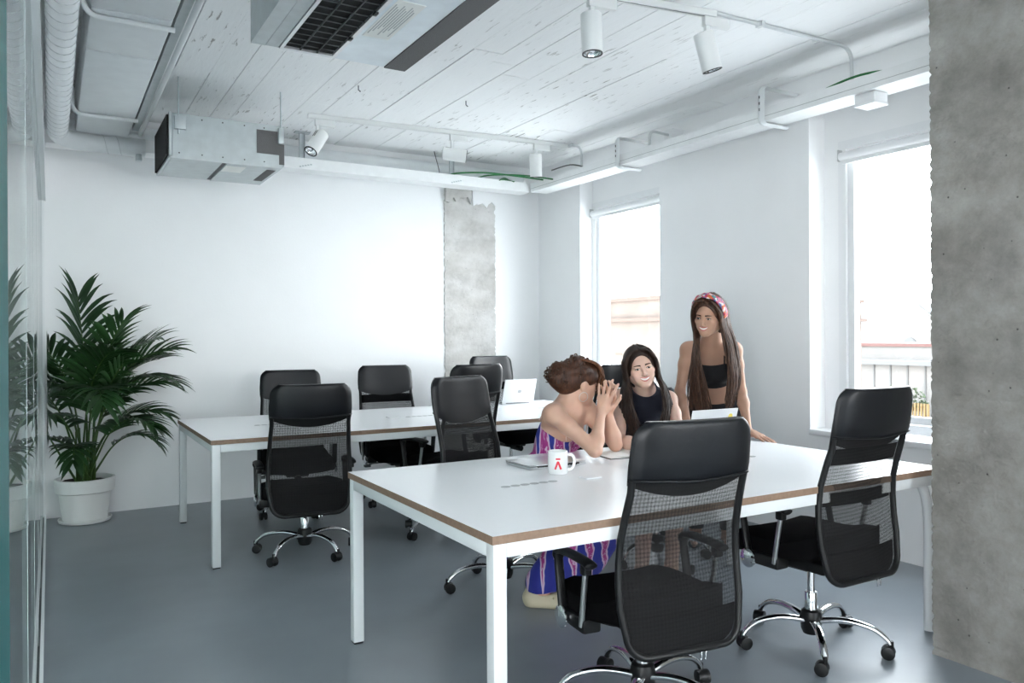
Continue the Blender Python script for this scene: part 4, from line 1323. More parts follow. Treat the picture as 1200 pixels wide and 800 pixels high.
def hand(wrist, d, nrm, side, size=1.0, curl=(.25, .25, .25, .3), spread=.10, thumb=(.6, .35), flat=False, tip=None):
    """wrist point, d to the knuckles, nrm out of the back of the hand, side = unit vector towards the thumb is derived (+1/-1)"""
    d = Vector(d).normalized(); n = Vector(nrm); n = (n - d * n.dot(d)).normalized(); t = d.cross(n) * side     # thumb side
    w = Vector(wrist); k = size
    kn = [w + (d * a + t * b + n * c) * k for a, b, c in ((.082, .029, .0), (.087, .009, .003), (.083, -.011, .002), (.074, -.029, -.002))]
    palm = [cap(w, w + d * .03 * k, .021 * k, .022 * k)]
    for q in kn: palm.append(cap(w + d * .02 * k + (q - w - d * (q - w).dot(d)) * .45, q, .0125 * k, .0105 * k))
    palm.append(cap(w + (d * .035 + t * .012) * k, w + (d * .07 + t * .010) * k, .014 * k, .013 * k))
    lens = ((.041, .025, .020), (.045, .029, .021), (.042, .027, .020), (.033, .021, .018))
    fingers = []
    for i in range(4):
        f = d + t * spread * (1.2 - i * .8); f.normalize()
        p = kn[i]; seg = []; ang = 0; ax = f.cross(n)
        for j in range(3):
            ang = curl[i] * (.7 if j == 0 else 1.0)
            f = (Matrix.Rotation(-ang, 3, ax) @ f).normalized()
            q = p + f * lens[i][j] * k
            r0 = (.0086, .0078, .0070)[j]; r1 = (.0080, .0070, .0060)[j]
            if i == 3: r0 *= .88; r1 *= .88
            seg.append(cap(p, q, r0 * k, r1 * k)); p = q
        fingers.append(seg)
    tb = w + (d * .018 + t * .020 - n * .004) * k
    f = (d * math.cos(thumb[0]) + t * math.sin(thumb[0]) - n * thumb[1]).normalized()
    p1 = tb + f * .040 * k
    f2 = (f + d * .35).normalized(); p2 = p1 + f2 * .031 * k
    f3 = (f2 + d * .15).normalized(); p3 = p2 + f3 * .024 * k
    fingers.append([cap(tb, p1, .014 * k, .0105 * k), cap(p1, p2, .0098 * k, .0088 * k), cap(p2, p3, .0088 * k, .0068 * k)])
    return palm, fingers
def skin(name, c):
    m = mat(name, c, .48, spec=.35, bump=.03, bscale=350, var=.05, vscale=14)
    b = PB(m); b.inputs['Subsurface Weight'].default_value = .12; b.inputs['Subsurface Radius'].default_value = (.012, .004, .002)
    return m
M['eye_white'] = mat('eye_white', (.72, .70, .68), .2)
M['iris'] = mat('dark_iris', (.02, .010, .006), .15)
M['brow'] = mat('brow_and_lash', (.03, .016, .011), .8)
M['lips'] = mat('lips', (.46, .12, .11), .35)
M['teeth'] = mat('teeth', (.82, .80, .76), .2)
def hair_mat(name, c, c2):
    m = mat(name, c, .5, spec=.35)
    t = N(m, 'ShaderNodeTexCoord'); mp = N(m, 'ShaderNodeMapping'); mp.inputs['Scale'].default_value = (70, 70, 5)
    L(m, t.outputs['Object'], mp.inputs[0])
    n = N(m, 'ShaderNodeTexNoise', Scale=1.5, Detail=4.0); L(m, mp.outputs[0], n.inputs['Vector'])
    r = ramp(m, (.32, c), (.68, c2)); L(m, n.outputs[0], r.inputs[0])
    L(m, r.outputs[0], PB(m).inputs['Base Color'])
    bp = N(m, 'ShaderNodeBump', Strength=.5, Distance=.004); L(m, n.outputs[0], bp.inputs['Height']); L(m, bp.outputs[0], PB(m).inputs['Normal'])
    return m
def zz_mat(name):
    """ikat: magenta and blue tongues with pale edges"""
    m = mat(name, (.4, .05, .3), .8)
    t = N(m, 'ShaderNodeUVMap') if False else N(m, 'ShaderNodeTexCoord')
    sp = N(m, 'ShaderNodeSeparateXYZ'); L(m, t.outputs['Object'], sp.inputs[0])
    # along = horizontal run round the skirt, z = height
    al = N(m, 'ShaderNodeVectorMath', operation='DOT_PRODUCT'); al.inputs[1].default_value = (.80, -.60, 0); L(m, t.outputs['Object'], al.inputs[0])
    sc = N(m, 'ShaderNodeMath', operation='MULTIPLY'); sc.inputs[1].default_value = 27.0; L(m, al.outputs['Value'], sc.inputs[0])
    ns = N(m, 'ShaderNodeTexNoise', Scale=9.0, Detail=2.0); L(m, t.outputs['Object'], ns.inputs['Vector'])
    ad = N(m, 'ShaderNodeMath', operation='ADD'); L(m, sc.outputs[0], ad.inputs[0])
    nm = N(m, 'ShaderNodeMath', operation='MULTIPLY'); nm.inputs[1].default_value = .9; L(m, ns.outputs[0], nm.inputs[0]); L(m, nm.outputs[0], ad.inputs[1])
    pp = N(m, 'ShaderNodeMath', operation='PINGPONG'); pp.inputs[1].default_value = 1.0; L(m, ad.outputs[0], pp.inputs[0])   # 0..1 triangle
    # tongue field: triangle height against z phase
    zs = N(m, 'ShaderNodeMath', operation='MULTIPLY_ADD'); zs.inputs[1].default_value = 1.92; zs.inputs[2].default_value = .846; L(m, sp.outputs['Z'], zs.inputs[0])
    zp = N(m, 'ShaderNodeMath', operation='PINGPONG'); zp.inputs[1].default_value = 1.0; L(m, zs.outputs[0], zp.inputs[0])
    df = N(m, 'ShaderNodeMath', operation='SUBTRACT'); L(m, pp.outputs[0], df.inputs[0]); L(m, zp.outputs[0], df.inputs[1])
    cr = ramp(m, (.0, (.018, .022, .22)), (.44, (.022, .03, .26)), (.47, (.62, .50, .62)), (.53, (.60, .42, .56)), (.57, (.34, .03, .20)), (1.0, (.26, .02, .17)))
    mr = N(m, 'ShaderNodeMapRange'); mr.inputs['From Min'].default_value = -1; mr.inputs['From Max'].default_value = 1
    L(m, df.outputs[0], mr.inputs['Value']); L(m, mr.outputs[0], cr.inputs[0])
    # fine pale streaks
    mp = N(m, 'ShaderNodeMapping'); mp.inputs['Scale'].default_value = (120, 120, 9); L(m, t.outputs['Object'], mp.inputs[0])
    n2 = N(m, 'ShaderNodeTexNoise', Scale=1.0, Detail=2.0); L(m, mp.outputs[0], n2.inputs['Vector'])
    r2 = ramp(m, (.56, (0, 0, 0)), (.62, (1, 1, 1))); L(m, n2.outputs[0], r2.inputs[0])
    g = N(m, 'ShaderNodeMath', operation='GREATER_THAN'); g.inputs[1].default_value = .08; L(m, df.outputs[0], g.inputs[0])
    f = N(m, 'ShaderNodeMath', operation='MULTIPLY'); L(m, r2.outputs[0], f.inputs[0]); L(m, g.outputs[0], f.inputs[1])
    mx = N(m, 'ShaderNodeMix', data_type='RGBA'); L(m, f.outputs[0], mx.inputs['Factor']); L(m, cr.outputs[0], mx.inputs['A']); mx.inputs['B'].default_value = (.58, .40, .55, 1)
    L(m, mx.outputs['Result'], PB(m).inputs['Base Color'])
    return m
def locks(mb, guides, r0, r1, n=6, seg=5, squash=(1.0, .55)):
    for g in guides:
        p = smooth_path(g, seg); K = len(p)
        rr = [(r0 + (r1 - r0) * (k / (K - 1)) ** 1.4) * (1 if k < K - 2 else (.6 if k == K - 2 else .15)) for k in range(K)]
        mb.tube(p, rr, n, squash=squash)
RP = random.Random(77)
UPW = Vector((0, 0, 1))
HV = .0042                                   # voxel of the body surfaces
def bounds(pr, pad=.04):
    lo = np.min([prim_bounds(p)[0] for p in pr], 0) - pad; hi = np.max([prim_bounds(p)[1] for p in pr], 0) + pad
    return lo, hi
def make_body(person, head, torso, limbs, hands, mats, feats=True, **fk):
    """torso/limbs: list of (prim, k)"""
    allp = [p for p, k in torso + limbs] + [p for p, k, op in head.prims]
    for pl, fg in hands: allp += pl + [q for f in fg for q in f]
    lo, hi = bounds(allp)
    F = Field(lo, hi, HV)
    for p, k in torso: F.add(p, k)
    for p, k in limbs: F.add(p, k)
    head.put(F)
    for h in hands: F.group(h, .010, .012)
    v, q = F.mesh()
    ex = MB()
    if feats: head.features(ex, **fk)
    return np_mesh('body', v, q, mats, person, ex)
def cloth(person, name, prims, m, cuts=(), h=HV, noise=0.0):
    lo, hi = bounds([p for p, k in prims], .03)
    F = Field(lo, hi, h)
    for p, k in prims: F.add(p, k)
    for pt, nn in cuts: F.cut(pt, nn)
    v, q = F.mesh()
    if noise:
        ph = v * 1.0
        v = v.copy()
        d = noise * (np.sin(ph[:, 0] * 61 + ph[:, 2] * 9) + np.sin(ph[:, 1] * 53 - ph[:, 2] * 13))
        v[:, 0] += d * .7; v[:, 1] += d * .7
    return np_mesh(name, v, q, m, person)
def torso_prims(pel, sh_c, r_sh, l_sh, fwd, w=1.0, bust=1.0):
    """pelvis centre, shoulder centre, right and left shoulder joints, chest direction"""
    pel, sh_c, r_sh, l_sh = map(Vector, (pel, sh_c, r_sh, l_sh))
    side = (r_sh - l_sh).normalized(); sp = (sh_c - pel); up = sp.normalized()
    f = Vector(fwd); f = (f - up * f.dot(up)).normalized(); side = f.cross(up)
    m = np.array([list(side), list(f), list(up)], np.float32).T
    Ls = sp.length
    T = []
    at = lambda t, a=0, b=0: pel + up * (Ls * t) + side * a + f * b
    T.append((ell(at(.02), (.155 * w, .110 * w, .11), m), .05))
    for q in (-1, 1): T.append((ell(at(-.06, q * .075 * w, -.035), (.085 * w, .085 * w, .085), m), .05))
    T.append((ell(at(.36), (.118 * w, .088 * w, .15), m), .06))
    T.append((ell(at(.68, 0, -.004), (.132 * w, .094 * w, .145), m), .06))
    for q in (-1, 1): T.append((ell(at(.66, q * .062 * w, .062 * w), (.056 * bust, .050 * bust, .054 * bust), m), .035))
    T.append((cap(at(.92, .10 * w, -.012), at(.92, -.10 * w, -.012), .058 * w), .06))
    for s_ in (r_sh, l_sh): T.append((cap(at(.90), s_, .05 * w, .046 * w), .05))
    return T, at, m
def arm(sh, el, wr, k=1.0):
    sh, el, wr = map(Vector, (sh, el, wr))
    mid = sh.lerp(el, .35); fm = el.lerp(wr, .28)
    return [(cap(sh, mid, .047 * k, .043 * k), .03), (cap(mid, el, .043 * k, .034 * k), .025), (cap(el, fm, .034 * k, .036 * k), .02), (cap(fm, wr, .036 * k, .0235 * k), .025)]
def leg(hip, kn, an, k=1.0):
    hip, kn, an = map(Vector, (hip, kn, an)); cf = kn.lerp(an, .3)
    return [(cap(hip, kn, .083 * k, .056 * k), .05), (cap(kn, cf, .053 * k, .053 * k), .03), (cap(cf, an, .053 * k, .034 * k), .04)]
def foot(an, d, k=1.0):
    an = Vector(an); d = Vector(d).normalized()
    g = Vector((an.x, an.y, .026))
    return [(cap(an, g - d * .035, .036 * k, .026 * k), .02), (cap(g - d * .035 + UPW * .01, g + d * .10, .034 * k, .026 * k), .03), (cap(g + d * .10, g + d * .15, .026 * k, .020 * k), .02)]

# ================= woman in the patterned dress (seated, elbows on the desk)
mats1 = [skin('warm_skin', (.57, .35, .26)), M['eye_white'], M['iris'], M['brow'], M['lips'], M['teeth']]
base = plan(.16, 4.10, 0)
p1 = thing('person', 'seated woman with auburn bun in a magenta and blue dress, hands clasped before her mouth', 'person', (0, 0, 0), 0)
pel = plan(.165, 4.10, .585); rs = plan(.205, 3.86, .945); ls = plan(.385, 4.06, .95)
shc = plan(.285, 3.975, .965)
fw = plan_dir(.74, -.67)
T1, at1, tm1 = torso_prims(pel, shc, rs, ls, fw, .95, .92)
re, rw = plan(.392, 3.735, .785), plan(.437, 3.865, .945)
le, lw = plan(.515, 3.93, .785), plan(.478, 3.925, .945)
hd1 = Head(plan(.335, 3.985, 1.095), plan_dir(.90, .42, -.10), UPW + plan_dir(.18, -.06), 1.0, .8)
neck = [(cap(shc + UPW * .0, hd1.w((0, -.030, -.070)), .060, .052), .045), (cap(shc + UPW * .03, hd1.w((0, -.022, -.03)), .050, .050), .03)]
rk, ra = plan(.415, 3.74, .53), plan(.145, 3.86, .10)
lk, la = plan(.53, 3.86, .53), plan(.40, 4.02, .10)
hipr = pel + plan_dir(-.055, -.07) - UPW * .01; hipl = pel + plan_dir(.06, .05) - UPW * .01
L1 = arm(rs, re, rw, .93) + arm(ls, le, lw, .93) + neck + leg(hipr, rk, ra, .95) + leg(hipl, lk, la, .95)
H1 = [hand(rw, plan_dir(.26, .14, 1), plan_dir(-.30, -.95, .1), 1, .98, (.06, .10, .12, -.05), .20, (.75, .1)),
      hand(lw, plan_dir(.10, .02, 1), plan_dir(.55, .80, .1), -1, .98, (.42, .42, .40, .35), .10, (.70, .2))]
L1 += foot(ra, plan_dir(1, -.12)) + foot(la, plan_dir(1, -.3))
b1 = make_body(p1, hd1, T1, L1, H1, mats1)
dress_m = zz_mat('patterned_dress_cloth')
# dress: bodice from under the arms, skirt over the lap down to the ankles
up1 = (shc - pel).normalized()
bod = [(grow(p, .007), k) for p, k in T1[:7]]
cutp = at1(.66, 0, .0)
sk = []
hem_n = (plan_dir(-.10, 0, 0) + Vector((0, 0, -1))).normalized()
sk += [(cap(hipr, rk, .115, .088), .06), (cap(hipl, lk, .115, .090), .06), (cap(hipr.lerp(hipl, .5), rk.lerp(lk, .5), .115, .09), .08)]
sk += [(cap(rk, ra + UPW * .02, .088, .085), .06), (cap(rk.lerp(lk, .5), ra.lerp(la, .45) + UPW * .03, .095, .10), .08), (cap(lk, la.lerp(ra, .2) + UPW * .08, .09, .09), .06), (cap(lk, la + UPW * .10, .092, .080), .05)]
hem = plan(.13, 3.83, .085)
cloth(p1, 'dress', bod + sk, dress_m, [(at1(.69, 0, .09), up1 + Vector(fw) * .10), (hem, Vector((0, 0, -1)) + plan_dir(.10, 0, 0))], noise=.0016)
# spaghetti straps
m_strap = mat('pale_strap', (.70, .52, .45), .6)
for q, s_ in ((1, rs), (-1, ls)):
    pth = smooth_path([at1(.70, q * .075, .098), at1(.86, q * .088, .078), at1(1.02, q * .092, .012), at1(1.0, q * .092, -.05), at1(.74, q * .080, -.093)], 8)
    MB().tube(pth, .0028, 6).build('strap', m_strap, p1, smooth=180)
# hair: swept up curls with a bun
hm1 = hair_mat('auburn_hair', (.018, .008, .005), (.085, .030, .013))
lo, hi = hd1.c - Vector((.2, .2, .2)), hd1.c + Vector((.2, .2, .2))
F = Field(lo, hi, .004)
m1 = hd1.m
F.add(ell(hd1.w((0, -.022, .036)), (.084, .100, .090), m1), .02)
F.add(ell(hd1.w((0, -.075, -.020)), (.062, .050, .050), m1), .04)
F.add(ell(hd1.w((0, -.118, .018)), (.062, .056, .060), m1), .03)
F.add(ell(hd1.w((.0, .062, .078)), (.056, .036, .030), m1), .03)
F.add(ell(hd1.w((.052, .045, .040)), (.030, .034, .036), m1), .03)
F.add(ell(hd1.w((-.052, .045, .040)), (.030, .034, .036), m1), .03)
for q in range(46):
    a, b = RP.uniform(0, 2 * PI), RP.uniform(-.5, 1.4)
    dv = Vector((math.cos(a) * math.cos(b), math.sin(a) * math.cos(b), math.sin(b)))
    if q < 26: c_ = (dv.x * .056, -.122 + dv.y * .052, .018 + dv.z * .056)
    else: c_ = (dv.x * .078, -.02 + dv.y * .092, .038 + abs(dv.z) * .082)
    if c_[1] > .04 and c_[2] < .07: continue
    F.add(ell(hd1.w(c_), (.017, .017, .015)), .018)
F.add(ell(hd1.w((0, .085, -.028)), (.070, .060, .062), m1), .012, '-')
F.add(ell(hd1.w((.078, .006, -.022)), (.022, .026, .036), m1), .010, '-')
F.add(ell(hd1.w((-.078, .006, -.022)), (.022, .026, .036), m1), .010, '-')
v, qd = F.mesh()
ex = MB()
for q in range(120):                          # loose ringlets
    a, b = RP.uniform(0, 2 * PI), RP.uniform(-.2, 1.35)
    dv = Vector((math.cos(a) * math.cos(b), math.sin(a) * math.cos(b), math.sin(b)))
    if q < 60: o = Vector((dv.x * .062, -.122 + dv.y * .058, .018 + dv.z * .062))
    elif q < 90: o = Vector((dv.x * .084, -.02 + dv.y * .098, .038 + abs(dv.z) * .090)); 
    else: o = Vector((RP.uniform(-.055, .060), RP.uniform(.055, .088), RP.uniform(.055, .095)))
    if q < 90 and o.y > .05 and o.z < .06: continue
    t1 = Vector((RP.uniform(-1, 1), RP.uniform(-1, 1), RP.uniform(-1, 1))).cross(dv).normalized() if q < 90 else Vector((RP.uniform(-.4, .4), .45, -.9)).normalized()
    t2 = dv.cross(t1).normalized() if q < 90 else Vector((1, 0, 0))
    rr_ = RP.uniform(.007, .014); ln = RP.uniform(.02, .05) if q < 90 else RP.uniform(.03, .06)
    pts = []
    ph = RP.uniform(0, 6.28)
    for k in range(13):
        a_ = k * .75 + ph
        pts.append(hd1.w(o + t1 * (ln * k / 12) + t2 * (rr_ * .5 * math.cos(a_)) + dv * (rr_ * .55 * math.sin(a_) + .004)))
    ex.tube(pts, [.0034] * 9 + [.003, .0024, .0018, .001], 5)
for q in range(70):                           # fringe swept forward over the brow, hanging beside the cheek
    t_ = q / 69; sx_ = .075 - .120 * t_ + RP.uniform(-.006, .006)
    g = [Vector((sx_ * .55, .0 + RP.uniform(-.03, .01), .120)), Vector((sx_ * .85, .068, .108)), Vector((sx_, .104 + RP.uniform(-.004, .010), .070)),
         Vector((sx_ * 1.05, .114 + RP.uniform(-.008, .010), .030 + RP.uniform(-.01, .01))), Vector((sx_ * 1.02, .112 + RP.uniform(-.012, .012), -.005 + RP.uniform(-.025, .015)))]
    if sx_ > .04: g = [v_ - Vector((0, .020, 0)) for v_ in g]; g[-1].z -= .02
    ph = RP.uniform(0, 6.28)
    pts = smooth_path(g, 5); K = len(pts)
    pts = [hd1.w(v_ + Vector((.004 * math.sin(k * .9 + ph), .004 * math.cos(k * .9 + ph), 0)) * (k / K)) for k, v_ in enumerate(pts)]
    ex.tube(pts, [.0052 * (1 - .6 * (k / (K - 1)) ** 2) for k in range(K)], 5, mi=1)
hm1b = hair_mat('copper_hair', (.05, .018, .008), (.17, .062, .024))
np_mesh('hair', v, qd, [hm1, hm1b], p1, ex)
er = MB()
c_ = Vector((.080, -.004, -.062))
er.tube([hd1.w(c_ + Vector((.002 * math.sin(a), .024 * math.cos(a), .024 * math.sin(a)))) for a in [2 * PI * k / 24 for k in range(24)]], .0013, 6, closed=True)
er.build('hoop_earring', M['satin'], p1, smooth=180)
# beige clogs with round holes
def clog(person, an, d):
    an = Vector(an); d = Vector(d).normalized(); s_ = Vector((-d.y, d.x, 0)); g = Vector((an.x, an.y, 0))
    m_ = np.array([list(s_), list(d), [0, 0, 1]], np.float32).T
    F = Field(g - Vector((.2, .2, .02)), g + Vector((.25, .25, .2)), .0035)
    F.add(cap(g - d * .05 + UPW * .034, g + d * .05 + UPW * .030, .044, .047), .03)
    F.add(ell(g + d * .10 + UPW * .032, (.052, .075, .042), m_), .03)
    F.add(cap(g - d * .055 + UPW * .05, g - d * .05 + UPW * .07, .040, .037), .03)
    F.add(cap(g - d * .045 + UPW * .075, g + d * .02 + UPW * .082, .031, .030), .01, '-')
    F.add(cap(g + d * .01 + UPW * .10, g + d * .05 + UPW * .105, .04, .035), .01, '-')
    F.cut(g + UPW * .002, (0, 0, -1))
    for k in range(4):
        for q in (-1, 1):
            F.add(cap(g + d * (.055 + .025 * k) + s_ * q * (.043 - .004 * k) + UPW * .058, g + d * (.055 + .025 * k) + s_ * q * .02 + UPW * .03, .0055), .002, '-')
            if k < 3: F.add(cap(g + d * (.075 + .022 * k) + s_ * q * .016 + UPW * .10, g + d * (.07 + .022 * k) + s_ * q * .016 + UPW * .05, .0055), .002, '-')
    v, qd = F.mesh()
    np_mesh('clog', v, qd, [M['clog']], person, smooth=60)
M['clog'] = mat('beige_foam_clog', (.52, .46, .33), .6)
clog(p1, ra, plan_dir(1, -.12)); clog(p1, la, plan_dir(1, -.3))

# ================= seated woman with long dark hair
def long_hair(person, hd, m, ends, wave, n_side=46, tgt=None, cap_r=(.084, .104, .094), back_end=None, flare=.0):
    F = Field(hd.c - Vector((.22, .22, .22)), hd.c + Vector((.22, .22, .22)), .004)
    F.add(ell(hd.w((0, -.020, .032)), cap_r, hd.m), .02)
    F.add(ell(hd.w((0, -.055, -.050)), (.070, .062, .080), hd.m), .05)
    F.add(ell(hd.w((0, .090, -.020)), (.064, .074, .092), hd.m), .012, '-')
    F.cut(hd.w((0, -.03, -.12)), -hd.u)
    v, qd = F.mesh()
    ex = MB(); G = []
    for q in (1, -1):
        for k in range(n_side):
            t = (k + RP.random()) / n_side                    # 0 front .. 1 back
            fy = .060 - .150 * t
            st = Vector((q * .004, fy * .85, .032 + .096 * math.sqrt(max(.05, 1 - ((fy * .85 + .02) / .104) ** 2))))
            a1 = Vector((q * (.050 - .006 * t), fy + .010 * (1 - t), .098 - .018 * t + RP.uniform(-.004, .004)))
            a2 = Vector((q * (.084 + RP.uniform(-.003, .005)), .052 - .120 * t, .030))
            a3 = Vector((q * (.086 + RP.uniform(-.004, .008)), .040 - .120 * t, -.055))
            g = [hd.w(st), hd.w(a1), hd.w(a2), hd.w(a3)]
            e0, e1 = ends[q]                                 # (front end, back end) in room space
            e = Vector(e0).lerp(Vector(e1), t) + Vector((RP.uniform(-.012, .012), RP.uniform(-.012, .012), RP.uniform(-.04, .05)))
            s3 = hd.w(a3)
            for j in (1, 2, 3):
                f = j / 4
                p = s3.lerp(e, f)
                p += Vector((wave * math.sin(5 * f + k * .9), wave * math.cos(4 * f + k * 1.3), 0))
                bulge = tgt[q] if tgt else Vector((0, 0, 0))
                p += bulge * math.sin(PI * f)
                g.append(p)
            g.append(e); G.append(g)
    locks(ex, G, .0078, .0030, 6, 5)
    # a few fly-away strands
    return np_mesh('hair', v, qd, [m], person, ex)
mats2 = [skin('fair_skin', (.63, .415, .33)), M['eye_white'], M['iris'], M['brow'], M['lips'], M['teeth']]
p2 = thing('person', 'smiling seated woman with long dark hair and a dark sleeveless top, in the middle', 'person', (0, 0, 0), 0)
pel = plan(.68, 4.57, .575); rs = plan(.600, 4.27, .985); ls = plan(.846, 4.25, .98); shc = plan(.722, 4.28, 1.01)
fw = plan_dir(.05, -1)
T2, at2, tm2 = torso_prims(pel, shc, rs, ls, fw, .95, 1.0)
hd2 = Head(plan(.678, 4.150, 1.160), plan_dir(.02, -1, -.06), UPW + plan_dir(-.21, 0), .95, 1.0)
re, rw = plan(.550, 4.06, .785), plan(.70, 3.87, .775)
le, lw = plan(.878, 4.08, .79), plan(.80, 3.88, .775)
hipr = pel + plan_dir(-.085, -.02) - UPW * .01; hipl = pel + plan_dir(.085, -.02) - UPW * .01
rk, ra = plan(.70, 4.13, .53), plan(.68, 4.15, .09)
lk, la = plan(.87, 4.15, .53), plan(.85, 4.22, .09)
neck = [(cap(shc + UPW * .0, hd2.w((0, -.030, -.070)), .062, .050), .045), (cap(shc + UPW * .03, hd2.w((0, -.022, -.03)), .048, .050), .03)]
L2 = arm(rs, re, rw, .88) + arm(ls, le, lw, .88) + neck + leg(hipr, rk, ra) + leg(hipl, lk, la) + foot(ra, plan_dir(.3, -1)) + foot(la, plan_dir(.3, -1))
H2 = [hand(rw, plan_dir(.9, -.45, -.05), (0, 0, 1), 1, .95, (.2, .2, .2, .25), .08, (.6, .25)),
      hand(lw, plan_dir(-.35, -.95, -.03), (0, 0, 1), -1, .95, (.25, .25, .25, .25), .08, (.6, .25))]
make_body(p2, hd2, T2, L2, H2, mats2, open_=.9)
m_top = mat('navy_black_top', (.008, .010, .022), .85)
up2 = (shc - pel).normalized()
sdv = (rs - ls).normalized()
def top_cloth(person, name, T, L_, m, d, cuts):
    # cloth follows chest, shoulders and neck root; open at the armholes
    pr = [(grow(p, d), k) for p, k in T + L_[0:2] + L_[4:6]] + [(grow(p, d), k) for p, k in L_[8:10]]
    return cloth(person, name, pr, m, cuts, noise=.0005)
top_cloth(p2, 'top', T2, L2, m_top, .006, [(at2(1.085, 0, .04), up2 + Vector(fw) * .55), (rs - sdv * .012, sdv), (ls + sdv * .012, -sdv), (at2(-.06), -up2)])
m_black = mat('black_trousers_cloth', (.010, .010, .012), .85)
cloth(p2, 'shorts', [(grow(T2[0][0], .008), .05), (grow(T2[1][0], .008), .05), (grow(T2[2][0], .008), .05), (cap(hipr, hipr.lerp(rk, .62), .092, .074), .05), (cap(hipl, hipl.lerp(lk, .62), .092, .074), .05)], m_black, [(at2(.16), up2), (hipr.lerp(rk, .60), (rk - hipr))])
hm2 = hair_mat('dark_brown_hair', (.008, .005, .004), (.038, .020, .013))
ends2 = {1: (plan(.672, 4.085, .80), plan(.575, 4.22, .84)), -1: (plan(.755, 4.085, .80), plan(.850, 4.22, .84))}
long_hair(p2, hd2, hm2, ends2, .006, 120, {1: plan_dir(-.016, -.045), -1: plan_dir(.024, -.045)})
for d_, a_ in ((ra, .3), (la, .3)):
    g = Vector((d_.x, d_.y, 0)); dd = plan_dir(.3, -1).normalized()
    sh = MB(); sh.tube([g - dd * .06 + UPW * .022, g + dd * .03 + UPW * .022, g + dd * .12 + UPW * .02, g + dd * .165 + UPW * .018], [.036, .040, .042, .022], 14, squash=(.5, 1.0))
    sh.build('shoe', M['leather'], p2, smooth=180)

# ================= standing woman leaning on the desk
mats3 = [skin('tanned_skin', (.46, .27, .19)), M['eye_white'], M['iris'], M['brow'], M['lips'], M['teeth']]
p3 = thing('person', 'standing woman with a patterned headband and long brown hair, leaning on the desk', 'person', (0, 0, 0), 0)
pel = plan(1.262, 4.85, .915); shc = plan(1.148, 4.535, 1.265)
rs = plan(1.024, 4.58, 1.245); ls = plan(1.272, 4.49, 1.245)
fw = plan_dir(-.30, -.95, -.25)
T3, at3, tm3 = torso_prims(pel, shc, rs, ls, fw, .86, .95)
hd3 = Head(plan(1.103, 4.385, 1.438), plan_dir(-.58, -.74, -.26), UPW + plan_dir(.10, -.02), .95, 1.0, 1.0)
re, rw = plan(.978, 4.58, 1.005), plan(.985, 4.38, .785)
le, lw = plan(1.322, 4.53, 1.0), plan(1.335, 4.44, .782)
hipr = pel + plan_dir(-.085, .03) - UPW * .03; hipl = pel + plan_dir(.085, -.03) - UPW * .03
rk, ra = plan(1.17, 4.93, .48), plan(1.17, 5.03, .09)
lk, la = plan(1.35, 4.90, .48), plan(1.36, 4.98, .09)
neck = [(cap(shc + UPW * .0, hd3.w((0, -.030, -.070)), .058, .048), .045), (cap(shc + UPW * .03, hd3.w((0, -.022, -.03)), .046, .048), .03)]
L3 = arm(rs, re, rw, .83) + arm(ls, le, lw, .83) + neck + leg(hipr, rk, ra) + leg(hipl, lk, la) + foot(ra, plan_dir(-.3, -1)) + foot(la, plan_dir(-.2, -1))
H3 = [hand(rw, plan_dir(-.35, -.90, -.26), plan_dir(-.10, -.2, 1), 1, .95, (.10, .10, .10, .12), .10, (.6, .1)),
      hand(lw, plan_dir(.62, -.75, -.26), plan_dir(.2, -.2, 1), -1, .95, (.10, .10, .10, .12), .10, (.6, .1))]
make_body(p3, hd3, T3, L3, H3, mats3, open_=.8)
m_crop = mat('black_crop_top', (.008, .008, .010), .85)
up3 = (shc - pel).normalized()
cloth(p3, 'crop_top', [(grow(p, .006), k) for p, k in T3[:7]], m_crop, [(at3(.82, 0, .05), up3), (at3(.44, 0, 0), -up3)])
cloth(p3, 'trousers', [(grow(T3[0][0], .008), .05), (grow(T3[1][0], .008), .05), (grow(T3[2][0], .008), .05)] + [(grow(p, .012), k) for p, k in leg(hipr, rk, ra) + leg(hipl, lk, la)], m_black, [(at3(.155), up3), (Vector((0, 0, .10)), (0, 0, -1))])
for q in (1, -1):
    MB().tube(smooth_path([at3(.80, q * .07, .098), at3(.93, q * .075, .070), at3(1.02, q * .078, .01), at3(.98, q * .075, -.055), at3(.78, q * .065, -.085)], 8), .006, 6, squash=(1, .4)).build('strap', m_crop, p3, smooth=180)
hm3 = hair_mat('long_brown_hair', (.024, .012, .008), (.095, .046, .027))
ends3 = {1: (plan(1.115, 4.40, .90), plan(1.005, 4.47, .93)), -1: (plan(1.205, 4.42, .93), plan(1.275, 4.50, .96))}
long_hair(p3, hd3, hm3, ends3, .007, 125, {1: plan_dir(-.02, -.045), -1: plan_dir(.02, -.045)}, (.082, .102, .092))
